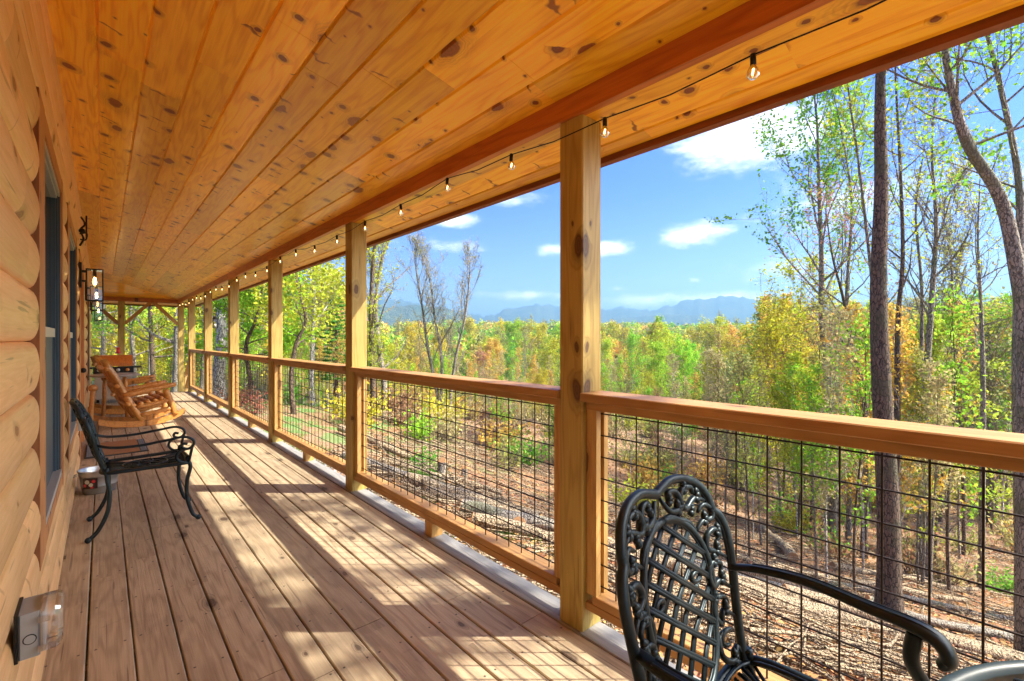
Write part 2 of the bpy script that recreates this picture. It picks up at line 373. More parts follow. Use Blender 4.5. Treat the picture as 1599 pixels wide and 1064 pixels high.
def thing(name, label, cat, loc=(0,0,0), rz=0.0, group=None):
    o = bpy.data.objects.new(name, None); COL.objects.link(o); o.empty_display_size = .1
    o.location = loc; o.rotation_euler = (0,0,rz)
    return tag(o, label, cat, group)
def copy_tree(o, parent=None):
    c = o.copy(); COL.objects.link(c)
    if parent is not None: c.parent = parent
    for ch in list(o.children): copy_tree(ch, c)
    return c
def crv(pts, n=24, closed=False):
    """Catmull-Rom through pts"""
    P = np.asarray(pts, float); k = len(P)
    out = []
    segs = k if closed else k-1
    per = max(2, n//segs)
    for i in range(segs):
        if closed: a,b,c,d = P[(i-1)%k],P[i],P[(i+1)%k],P[(i+2)%k]
        else: a = P[i-1] if i else 2*P[0]-P[1]; b = P[i]; c = P[i+1]; d = P[i+2] if i+2 < k else 2*P[-1]-P[-2]
        for j in range(per):
            t = j/per
            out.append(.5*((2*b)+(-a+c)*t+(2*a-5*b+4*c-d)*t*t+(-a+3*b-3*c+d)*t**3))
    out.append(P[0] if closed else P[-1])
    return np.array(out)
def at(px, d):
    xc = (px-800)/F*d
    return xc*CT+d*ST, -xc*ST+d*CT
def topx(x, y):
    xc = x*CT-y*ST; d = x*ST+y*CT
    return (800+F*xc/d if d > .1 else 9999), d

# ================================================================ terrain
PR = [0,3,6,10,20,40,80,150,300,480,700,900]
PZ = [-.85,-1.65,-2.8,-4.2,-6.9,-9.6,-13.5,-11.5,-4,1.5,-4,-6]
def gz(x, y, fine=True):
    r = math.hypot(max(0, x-1.9, -x-12), max(0, y-15.5, -y-8))
    z = float(np.interp(r, PR, PZ))
    k = min(1, max(0, (y-7)/11)); k = k*k*(3-2*k)
    far = min(1, r/60)
    z2 = -.55+(z+.85)*.42
    z = z*(1-k*(1-far))+z2*k*(1-far)
    a = min(1, r/10)
    z += a*(.35*mnoise.noise(Vector((x*.12, y*.12, 3))) + .12*mnoise.noise(Vector((x*.5, y*.5, 7))))
    if r > 60: z += min(1,(r-60)/150)*5*mnoise.noise(Vector((x*.006, y*.006, 1)))
    return z
def polar_sheet(name, radii, a0, a1, na, zf, mat, closed):
    v = []; f = []
    for r in radii:
        for j in range(na):
            a = a0+(a1-a0)*j/(na if closed else na-1)
            x, y = r*math.sin(a)+1, r*math.cos(a)+6; v.append((x, y, zf(x, y, r, a)))
    for i in range(len(radii)-1):
        for j in range(na if closed else na-1):
            j2 = (j+1) % na; f.append((i*na+j, (i+1)*na+j, (i+1)*na+j2, i*na+j2))
    if radii[0] < 2:
        f.append(tuple(range(na)))
    b = MB(); b.add(v, f); return b.build(name, mat, smooth=True)
# ground material
gm, t, out = newmat('forest_floor')
o = t.new('ShaderNodeTexCoord').outputs['Object']
n1 = t.noise(o, .35, 5, .6); n2 = t.noise(o, 6.0, 6, .7); n3 = t.noise(o, 40.0, 3, .6); n4 = t.noise(o, 1.4, 4)
c = t.mix(t.ss(n2, .3, .7), c4((.20,.10,.045)), c4((.38,.23,.12)))
c = t.mix(t.ss(n1, .5, .7, 0, .5), c, c4((.30,.235,.165)))
c = t.mix(t.m('MULTIPLY', t.ss(n4, .55, .72), .45), c, c4((.12,.19,.05)))
c = t.mix(t.ss(n3, .45, .75, 0, .6), c, c4((.10,.06,.035)))
s3 = t.new('ShaderNodeSeparateXYZ', {0: o})
yard = t.m('MULTIPLY', t.ss(s3.outputs[1], 9, 13), t.ss(t.m('ADD', s3.outputs[0], t.m('MULTIPLY', n4, 3)), 14, 9))
yard = t.m('MULTIPLY', yard, t.ss(n4, .48, .6))
c = t.mix(t.m('MULTIPLY', yard, t.ss(s3.outputs[1], 42, 22)), c, c4((.13,.21,.05)))
dist = t.vm('LENGTH', o, out=1)
c = t.mix(t.ss(dist, 50, 130), c, c4((.13,.15,.045)))
b = t.new('ShaderNodeBump', {'Strength': .9, 'Distance': .08, 'Height': n2})
pbr(t, out, Base_Color=c, Roughness=.95, Normal=b.outputs[0])
radii = [1.0]
while radii[-1] < 30: radii.append(radii[-1]+.42+radii[-1]*.02)
while radii[-1] < 1000: radii.append(radii[-1]*1.06)
g = polar_sheet('ground', radii, 0, 2*math.pi, 240, lambda x,y,r,a: gz(x,y), gm, True)
g['kind'] = 'structure'
# hills (distant mountains)
SKY_PX = [-400,100,250,400,560,600,640,700,730,745,780,830,870,940,980,1030,1080,1150,1240,1400,1600,2200]
SKY_Y =  [470,466,465,470,471,468,466,476,486,490,480,471,473,476,473,478,472,468,466,463,468,470]
NEAR_PX = [-400,300,560,600,650,700,735,760,800,2200]
NEAR_Y = [474,470,474,476,473,478,494,512,522,524]
def mz(x, y, r, a):
    px = 800+F*math.tan(max(-1.3, min(1.3, a-TH)))
    px = max(-400, min(2200, px))
    n = mnoise.fractal(Vector((x*.0028, y*.0028, 5)), 1.0, 2.1, 6)
    n2 = abs(mnoise.noise(Vector((a*22, r*.0013, 2))))
    cosd = math.cos(min(1.3, abs(a-TH)))
    z = -25; jag = 2.2*mnoise.noise(Vector((a*45,3,1)))+1.6*mnoise.noise(Vector((a*120,7,1)))
    for r0, wd, PX, PY, am in ((1350, 230, NEAR_PX, NEAR_Y, 14), (3000, 620, SKY_PX, SKY_Y, 45), (2100, 330, [-400,900,1000,1100,1250,1400,2200], [500,498,492,488,496,484,490], 20)):
        top = EYE+(530-np.interp(px, PX, PY)-4+jag*(2.2 if r0 > 2500 else 1.0))/F*r0*cosd
        g_ = math.exp(-((r-r0)/wd)**2)
        z = max(z, -25+(top+25)*g_+am*n*g_-am*1.1*n2*g_*(1-g_*.7))
    return z
hm, t, out = newmat('wooded_mountain')
o = t.new('ShaderNodeTexCoord').outputs['Object']
n1 = t.noise(o, .01, 5, .6); n2 = t.noise(o, .06, 4, .7)
c = t.mix(t.ss(n1, .4, .6), c4((.035,.075,.045)), c4((.085,.11,.05)))
c = t.mix(t.ss(n2, .4, .65, 0, .6), c, c4((.02,.045,.03)))
bb = t.new('ShaderNodeBump', {'Strength': 1.0, 'Distance': 12.0, 'Height': n2})
pbr(t, out, Base_Color=c, Roughness=1.0, Normal=bb.outputs[0])
hr = list(np.arange(950, 2400, 45))+list(np.arange(2400, 5000, 80))
h = polar_sheet('mountains', hr, R(-50), R(130), 520, mz, hm, False); h['kind'] = 'structure'

# ================================================================ porch structure
YN, YF = -5.0, 16.2            # near and far ends of the roofed porch
def cz(x): return 2.7945-.21*x
# ---- deck
b = MB(); rng = random.Random(4); k = 0
for i in range(-4, 12):
    x0 = -.05+.15*(i)+.0035; x1 = x0+.143
    y = YN; first = True
    while y < 14.25:
        y1 = y+(rng.uniform(1.5,3.6) if first else 3.66); first = False
        y1 = min(y1, 14.25)
        if 14.25-y1 < .6: y1 = 14.25
        dz = rng.uniform(-.0012,.0012)
        b.box(x0+rng.uniform(-.0012,.0012), x1+rng.uniform(-.0012,.0012), y+.002, y1-.002, -.034+dz, dz, 1 if i == 11 else 0, .004)
        y = y1
b.box(1.765, 1.80, YN, 14.25, -.25, -.045, 0)          # rim joist
for yy in np.arange(YN+.2, 14.2, .41): b.box(-.7, 1.76, yy, yy+.038, -.23, -.04, 0)   # joists
d = b.build('deck', [M['deck'], M['deckgrey']]); d['kind'] = 'structure'
# support piers under the deck
for i, yy in enumerate(np.arange(-3.8, 14.3, 2.56)):
    b = MB(); z0 = gz(1.72, yy)-.3; b.box(1.62, 1.76, yy, yy+.14, z0, -.255, 0, .006)
    p = b.build('deck_pier', M['post']); tag(p, 'treated timber pier under the outer edge of the deck', 'pier', 'timber piers under the deck')

cabin = thing('log_cabin', 'log cabin with honey coloured half-log wall and covered porch roof', 'cabin', (-.22, 5, 0))
def cab(bm_, name, mats, smooth=False, parent=cabin):
    o = bm_.build(name, mats, parent, smooth)
    if parent is cabin: o.location = (.22, -5, 0)
    return o
# ---- log wall: half-round courses with openings (y0,y1,z0,z1)
OPEN = [(2.52,3.97,.44,2.30),(4.50,6.12,.44,2.30),(6.72,8.36,-.1,2.30),(10.2,11.9,.44,2.30)]
b = MB(); rng = random.Random(8)
def log_seg(y0, y1, zb, zt, cutz=None):
    n = 12; ys = np.arange(y0, y1, .35).tolist()
    if y1-ys[-1] < .1 and len(ys) > 1: ys[-1] = y1
    else: ys.append(y1)
    V = []; f = []
    for y in ys:
        for j in range(n+1):
            a = math.pi*(j/n); zz = zb+(zt-zb)*(.5-.5*math.cos(a))
            bul = .044*math.sin(a)**.62
            w_ = .003*mnoise.noise(Vector((y*1.7, zb*9, j*.25)))
            V.append((-.222+bul+w_*math.sin(a), y, zz))
    for i in range(len(ys)-1):
        for j in range(n): f.append((i*(n+1)+j, (i+1)*(n+1)+j, (i+1)*(n+1)+j+1, i*(n+1)+j+1))
    b.add(V, f)
for kz in range(16):
    zb = -.075+.2*kz; zt = zb+.2
    cuts = sorted((o_[0], o_[1]) for o_ in OPEN if zb+.1 > o_[2] and zb+.1 < o_[3])
    y = YN
    for c0, c1 in cuts+[(14.3, 14.3)]:
        # butt joints
        while y < c0-1e-3:
            y1 = min(c0, y+rng.uniform(3.2,5.2))
            if c0-y1 < .8: y1 = c0
            log_seg(y, y1-(0.0015 if y1 < c0 else 0), zb, zt); y = y1
        y = c1
cab(b, 'log_wall', M['log'], 'auto')
b = MB()
for y0, y1, z0, z1 in [(YN,2.52,-.3,3),(2.52,3.97,-.3,.44),(2.52,3.97,2.3,3),(3.97,4.5,-.3,3),(4.5,6.12,-.3,.44),(4.5,6.12,2.3,3),(6.12,6.72,-.3,3),(6.72,8.36,2.3,3),
                       (8.36,10.2,-.3,3),(10.2,11.9,-.3,.44),(10.2,11.9,2.3,3),(11.9,14.3,-.3,3)]:
    b.box(-.45, -.2225, y0, y1, z0, z1)
b.box(-6, -.45, 14.0, 14.3, -.3, 3); b.box(-6.2, -6, YN, 14.3, -.3, 3); b.box(-6,-.45,YN,YN+.2,-.3,3)
cab(b, 'inner_wall', M['jtrim'])
b = MB(); b.box(-6,-.45,YN+.2,14.0,-.05,0.0); cab(b, 'room_floor', M['grey'])
# ---- windows
def window(y0, y1, z0, z1, tn, tf):
    """opening y0..y1; tn, tf: trim widths on near and far side"""
    win = bpy.data.objects.new('window', None); COL.objects.link(win); win.parent = cabin
    def W(bm_, name, mats):
        o_ = bm_.build(name, mats, win); o_.location = (.22,-5,0); return o_
    b = MB()
    b.box(-.222,-.178,y0,y0+tn,z0,z1,0); b.box(-.222,-.178,y1-tf,y1,z0,z1,0)
    b.box(-.222,-.180,y0+tn,y1-tf,z1-.085,z1,0); b.box(-.222,-.180,y0+tn,y1-tf,z0,z0+.085,0)
    b.box(-.222,-.179,y0-.006,y0-.0005,z0,z1,1)
    W(b, 'trim', [M['wtrim'], M['jtrim']])
    a0, a1, c0, c1 = y0+tn, y1-tf, z0+.085, z1-.085
    b = MB(); fr = .032
    b.box(-.26,-.186,a0,a0+fr,c0,c1); W(b, 'jamb', M['frame']); b = MB(); b.box(-.26,-.186,a1-fr,a1,c0,c1)
    b.box(-.26,-.194,a1-fr-.02,a1-fr,c0+fr,c1-fr); b.box(-.26,-.204,a1-fr-.04,a1-fr-.02,c0+fr,c1-fr)
    W(b, 'jamb', M['frame'])
    b = MB(); b.box(-.26,-.187,a0+fr,a1-fr,c1-fr,c1); b.box(-.26,-.196,a0+fr,a1-fr-.04,c1-fr-.02,c1-fr); W(b, 'head', M['head'])
    b = MB(); b.box(-.26,-.182,a0+fr,a1-fr,c0,c0+fr); W(b, 'sill', M['head'])
    mid = (c0+c1)/2
    b = MB(); b.box(-.25,-.206,a0+fr,a1-fr-.04,mid-.025,mid+.025); W(b, 'sash_rail', M['sash'])
    b = MB(); b.box(-.25,-.222,a0+fr,a1-fr-.04,mid+.025,c1-fr-.02); W(b, 'pane', M['pane'])
    b = MB(); b.box(-.25,-.216,a0+fr,a1-fr-.04,c0+fr,mid-.025); W(b, 'insect_screen', M['screen'])
    b = MB(); b.box(-.31,-.262,y0-.05,y1+.05,z0,z1); W(b, 'backing', M['jtrim'])
window(2.52,3.97,.44,2.30,.23,.11)
window(4.50,6.12,.44,2.30,.22,.11)
window(10.2,11.9,.44,2.30,.2,.11)
# door
dr = bpy.data.objects.new('door', None); COL.objects.link(dr); dr.parent = cabin
b = MB(); b.box(-.222,-.176,6.72,6.94,-.03,2.3,0); b.box(-.222,-.176,8.14,8.36,-.03,2.3,0); b.box(-.222,-.178,6.94,8.14,2.16,2.3,0); b.box(-.222,-.18,6.714,6.7195,-.03,2.3,1)
o_ = b.build('trim', [M['wtrim'],M['jtrim']], dr); o_.location = (.22,-5,0)
b = MB(); b.box(-.30,-.215,6.94,8.14,0,2.155); b.box(-.214,-.205,7.1,7.98,1.1,1.95); b.box(-.214,-.205,7.1,7.98,.2,.9)
o_ = b.build('door_leaf', M['beam'], dr); o_.location = (.22,-5,0)
b = MB(); b.ball((-.16,7.08,.98),.03); b.tube([(-.215,7.08,.98),(-.17,7.08,.98)],.012)
o_ = b.build('handle', M['black'], dr, True); o_.location = (.22,-5,0)
# ---- ceiling: V-groove boards, boards run along Y and are cut at the hip
b = MB(); wv = .1835; g2 = .008; dep = .009
xs = [-.016+wv*i for i in range(-2, 13)]
rng = random.Random(11)
def hipY(x): return 14.33+(x+.18)
for x0 in xs:
    x1 = min(x0+wv, 2.10)
    if x0 > 2.08: continue
    # four-point profile across, chamfered edges
    prof = [(x0, dep), (x0+g2, 0), (x1-g2, 0), (x1, dep), (x1, .03), (x0, .03)]
    cuts = [YN]; y = YN+rng.uniform(.8,3.4)
    while y < hipY(x0)-.5: cuts.append(y); y += rng.uniform(2.4,3.7)
    cuts.append(None)
    for i in range(len(cuts)-1):
        ya, yb = cuts[i], cuts[i+1]
        V = []
        for e in (0, 1):
            for x, dz in prof:
                yy = (ya+(.0012 if i else 0)) if e == 0 else (hipY(x) if yb is None else yb-.0012)
                V.append((x, yy, cz(x)+dz))
        n = 6; f = [(j, n+j, n+(j+1)%n, (j+1)%n) for j in range(n)]+[tuple(range(n)), tuple(range(2*n-1, n-1, -1))]
        b.add(V, f)
cab(b, 'ceiling', M['ceil'])
b = MB()
def cz2(y): return 2.46+.21*(16.1-y)
y0 = 14.33-wv
while y0 < 16.75:
    y1 = min(y0+wv, 16.78); ya = max(y0, 14.34)
    if y1 > ya+.01:
        xa0, xa1 = ya-14.33-.18, y1-14.33-.18
        V = []
        for yy, xx, dz in ((ya, xa0, dep), (ya+g2, xa0+g2, 0), (y1-g2, xa1-g2, 0), (y1, xa1, dep)): V += [(-4, yy, cz2(yy)+dz), (xx, yy, cz2(yy)+dz)]
        for yy, xx in ((y1, xa1), (ya, xa0)): V += [(-4, yy, cz2(yy)+.03), (xx, yy, cz2(yy)+.03)]
        f = [(2*j, 2*j+1, (2*j+3)%12, (2*j+2)%12) for j in range(6)]
        b.add(V, f)
    y0 = y1
    if y1 >= 16.77: break
cab(b, 'end_ceiling', M['ceilx'])
# roof above (keeps sun out), fascia
b = MB()
b.add([(-7,YN-.5,cz(-7)+.06),(2.10,YN-.5,cz(2.10)+.06),(2.10,16.78,cz(2.10)+.06),(-7,16.78,cz(-7)+.06),(-7,YN-.5,cz(-7)+.2),(2.10,YN-.5,cz(2.10)+.2),(2.10,16.78,cz(2.10)+.2),(-7,16.78,cz(-7)+.2)],
      [(0,1,2,3),(7,6,5,4),(0,4,5,1),(1,5,6,2),(2,6,7,3),(3,7,4,0)])
cab(b, 'roof', M['beam'])
b = MB()
b.box(2.101, 2.14, YN-.5, 16.80, cz(2.1)-.028, cz(2.1)+.10); b.box(2.141, 2.185, YN-.5, 16.8, cz(2.1)-.012, cz(2.1)+.13)
b.box(-4, 2.10, 16.785, 16.82, cz2(16.78)-.03, cz2(16.78)+.1)
cab(b, 'eave_trim', M['trim'])
# beams
b = MB(); zb0 = 2.353
y = YN; js = [YN, -1.24, 3.95, 9.05, 16.06]
for i in range(4): b.box(1.600, 1.640, js[i]+(.001 if i else 0), js[i+1]-.001, zb0, cz(1.60)+.004, 0)
cab(b, 'beam', M['beam'])
b = MB(); b.box(1.6405, 1.756, YN, 16.06, zb0+.002, cz(1.75)+.003)
cab(b, 'beam_lit_underside', M['ceil'])  # brighter ceiling colour paints in the deck's bounce light on the beam underside
b = MB(); b.box(-4, 1.756, 16.065, 16.20, zb0, cz2(16.1)+.006)
cab(b, 'end_beam', M['beamx'])

# ================================================================ posts
PY_ = [-3.80, -1.24, 1.319, 3.885, 6.43, 8.98, 11.53, 13.95]
ORD = {-3.80:None,-1.24:None,1.319:'nearest porch post in view, thick with two round knots',3.885:'second porch post from the camera, between the first two full railings',
       6.43:'third porch post from the camera, lit low on its side',8.98:'fourth porch post from the camera along the railing',11.53:'fifth porch post from the camera, left of the pale big tree',
       13.95:'last railing post beside the steps at the far end of the porch'}
for y in PY_:
    b = MB(); b.box(1.616, 1.756, y, y+.14, 0.002, zb0-.001, 0, .006)
    p = b.build('porch_post', M['post'], loc=(0,0,0))
    p.location = (0,0,0)
    tag(p, ORD[y] or 'porch post behind the camera beyond the picture', 'post', 'porch posts along the railing')
# corner post with brace, end post with two braces
for x, lab, br in ((1.616,'corner post at the far end of the porch with one diagonal brace',(-1,)),(.315,'dark post in the middle of the porch end with two diagonal braces',(-1,1))):
    t_ = thing('braced_post', lab, 'post', (x+.07,16.13,0), 0, 'braced posts at the porch end')
    b = MB(); b.box(-.07,.07,-.07,.07,gz(x,16.1)-.3,zb0-.001,0,.006); b.build('post', M['post'], t_)
    for s_ in br:
        b = MB(); b.obox((s_*.07,0,1.76),(s_*.62,0,2.36),.085,.09,0,(0,1,0)); b.build('brace', M['rail'], t_)
# ================================================================ railings
RL = ['railing bay closest to the camera, behind the cast metal dining chair','second railing bay between the two nearest full posts','third railing bay from the camera, green lawn and trees behind it',
      'fourth railing bay from the camera with the red mulch behind it','fifth railing bay in front of the big pale tree','last short railing bay beside the steps','railing bay behind the camera']
def railing(ya, yb, label):
    t_ = thing('porch_railing', label, 'railing', (1.686, ya, 0), 0, 'wire mesh railing bays between the posts')
    L = yb-ya
    b = MB(); b.box(-.088,.072,.001,L-.001,1.052,1.091,0,.004); b.build('cap_rail', M['rail'], t_)
    b = MB(); b.box(-.045,.046,.001,L-.001,1.012,1.0515,0,.003); b.build('under_rail', M['rail'], t_)
    b = MB(); b.box(-.046,.046,.001,L-.001,.098,.1365,0,.003); b.box(-.045,.045,.039,L-.039,.137,.175,0,.003); b.build('bottom_rail', M['rail'], t_)
    for yy in (.001, L-.039):
        b = MB(); b.box(-.044,.045,yy,yy+.038,.1755,1.0115,0,.003); b.build('stile', M['stile'], t_)
    for yy in (.040, L-.058):
        b = MB(); b.box(-.043,-.012,yy,yy+.018,.1755,1.0115,0,.0); b.box(.014,.043,yy,yy+.018,.1755,1.0115,0,.0); b.build('wire_stop', M['stile'], t_)
    b = MB(); b.box(-.045,.045,L/2-.045,L/2+.045,.001,.0975,0,.003); b.build('foot_block', M['stile'], t_)
    b = MB(); rw = .0032
    n = int(round((L-.08)/.1035)); sp_ = (L-.06)/n
    for i in range(n+1): b.tube([(0,.03+i*sp_,.17),(.0,.03+i*sp_,1.015)], rw, 5, cap=False)
    for i in range(9): b.tube([(.005,.02,.205+i*.0985),(.005,L-.02,.205+i*.0985)], rw, 5, cap=False)
    b.build('wire_mesh', M['wire'], t_, True)
for i in range(1, len(PY_)-1):
    railing(PY_[i]+.14, PY_[i+1], RL[i-1])
# steps with handrail at far end
st_ = thing('porch_steps', 'wooden steps going down beyond the end of the deck', 'steps', (.9, 14.25, 0))
for i in range(3):
    b = MB(); b.box(-.9,.85,.02+i*.3,.30+i*.3,-.21-i*.17,-.17-i*.17,0,.003); b.build('tread', M['deck'], st_)
hr_ = thing('stair_handrail', 'slanting wooden handrail between last railing post and corner post', 'handrail', (1.70,14.1,0))
b = MB(); b.obox((0,0,1.02),(0,1.0,.38),.085,.038); b.build('grip_rail', M['rail'], hr_)
b = MB(); b.obox((0,.02,.60),(0,1.0,.02),.085,.038); b.build('lower_rail', M['rail'], hr_)
b = MB(); b.box(-.04,.04,.98,1.07,gz(1.7,15.1)-.1,.46); b.build('newel', M['stile'], hr_)

# ================================================================ string lights
sl = thing('string_lights', 'string of small round bulbs on black cable along the porch beam', 'string lights', (1.57, 0, 2.34))
ys = [.576+.586*i for i in range(-3, 27)]; rng = random.Random(3)
zt = [-.075 if i % 4 in (1,2) else -.03 for i in range(len(ys))]
zt[3] = -.085; zt[4] = -.08; zt[5] = -.055; zt[6] = -.025; zt[7] = -.055; zt[8] = -.06
pts = []
for i, y in enumerate(ys):
    pts.append((0, y, zt[i]))
    if i+1 < len(ys): pts.append((.004, y+.293, (zt[i]+zt[i+1])/2-.014))
b = MB(); b.tube(crv(pts, 150), .0026, 6); b.build('cable', M['black'], sl, True)
for i, y in enumerate(ys):
    if y > 15.6: break
    sk = MB(); sk.tube([(0,y,zt[i]+.002),(rng.uniform(-.004,.004),y,zt[i]-.034)], .0095, 10); s_ = sk.build('socket', M['black'], sl, True)
    gb = MB(); gb.lathe([(.008,-.034),(.010,-.038),(.0165,-.047),(.0200,-.058),(.018,-.069),(.010,-.077),(.002,-.079)], (0,y,zt[i]), 14); gb.build('bulb', M['bulbglass'], s_, True)
    fb = MB(); fb.tube([(0,y-.003,zt[i]-.043),(0,y+.003,zt[i]-.064)], .0028, 6); fb.build('filament', M['fil2'], s_)

# ================================================================ wall lanterns
def lantern(y, lab):
    t_ = thing('wall_lantern', lab, 'lantern', (-.178, y, 1.74), 0, 'black glass wall lanterns on the log wall')
    b = MB(); b.box(0,.02,-.055,.055,.14,.40); b.box(.02,.05,-.012,.012,.30,.325); b.box(.02,.05,-.012,.012,.20,.22); b.build('mount_plate', M['black'], t_)
    b = MB(); x0,x1,a,z0,z1,e = .05,.19,.07,0,.34,.011
    for xx in (x0,x1-e):
        for yy in (-a,a-e): b.box(xx,xx+e,yy,yy+e,z0+e,z1-e)
    for zz in (z0,z1-e):
        b.box(x0,x1,-a,-a+e,zz,zz+e); b.box(x0,x1,a-e,a,zz,zz+e); b.box(x0,x0+e,-a+e,a-e,zz,zz+e); b.box(x1-e,x1,-a+e,a-e,zz,zz+e)
    b.box(x0+e,x1-e,-a+e,a-e,z1-e+.002,z1-.002); b.build('cage', M['black'], t_)
    b = MB(); b.box(x0+.004,x1-.004,-a+.004,a-.004,z0+.006,z1-.012); b.build('glass', M['glass'], t_)
    b = MB(); b.tube([(.12,0,.33),(.12,0,.265)],.016,12); b.build('lamp_holder', M['black'], t_, True)
    b = MB(); b.lathe([(.012,.265),(.02,.24),(.029,.21),(.028,.185),(.016,.16),(.002,.155)],(.12,0,0),14); q = b.build('bulb', M['bulbglass'], t_, True)
    b = MB(); b.tube([(.12,0,.25),(.12,0,.18)],.012,8); b.build('filament', M['fil'], q, True)
lantern(6.62, 'wall lantern nearest the camera, largest in view with glowing bulb')
lantern(8.75, 'middle wall lantern, partly hidden behind the nearest lantern')
lantern(13.5, 'smallest wall lantern, farthest away at the end of the log wall')
# iron ornament high on the wall
b = MB(); o_ = []
b.tube(crv([(-.165,6.35,2.28),(-.14,6.38,2.36),(-.165,6.42,2.45),(-.13,6.45,2.52),(-.16,6.5,2.60)],20),.009,6)
b.tube(crv([(-.165,6.35,2.40),(-.115,6.4,2.42),(-.125,6.45,2.36),(-.165,6.44,2.36)],16),.007,6); b.tube([(-.12,6.5,2.38),(-.12,6.5,2.62)],.008,6)
b.ball((-.15,6.4,2.44),.028)
tag(b.build('wall_hook', M['black'], smooth=True), 'black iron scroll hook fixed high on the log wall', 'hook')

# ================================================================ outlet box
ob = thing('outdoor_outlet', 'grey outdoor power outlet with clear bubble cover low on the wall', 'outlet', (-.18, 1.88, .515))
b = MB(); b.box(0,.008,-.062,.062,-.066,.066,1); b.box(.008,.050,-.058,.058,-.062,.062,0,.004); b.tube([(.030,-.0585,-.01),(.030,-.0595,-.01)],.014,18,1); b.tube([(.030,-.0590,-.01),(.030,-.0605,-.01)],.0115,18,0)
b.build('box', [M['pvc'], M['black']], ob)
b = MB(); b.box(.0505,.058,-.050,.050,-.054,.054,0,.003); b.build('face_plate', M['white'], ob)
b = MB()
rings = [(.050,.062,.068),(.080,.062,.068),(.090,.057,.063),(.095,.045,.050)]
V = []
for x_,a_,c_ in rings:
    for k_ in range(24):
        q = 2*math.pi*k_/24; cx_, sx_ = math.cos(q), math.sin(q); pw = .45
        V.append((x_, a_*math.copysign(abs(cx_)**pw, cx_), c_*math.copysign(abs(sx_)**pw, sx_)+.004))
b.add(V, [(i*24+j, i*24+(j+1)%24, (i+1)*24+(j+1)%24, (i+1)*24+j) for i in range(3) for j in range(24)]+[tuple(range(72,96))])
for zz in (-.04,.04): b.box(.046,.070,-.070,-.0635,zz-.008,zz+.008)
b.build('bubble_cover', M['clear'], ob)
# second small outlet by the door
b = MB(); b.box(-.178,-.15,6.25,6.35,.42,.55,0,.004); tag(b.build('junction_box', M['pvc']), 'small grey junction box on the wall before the door', 'junction box')

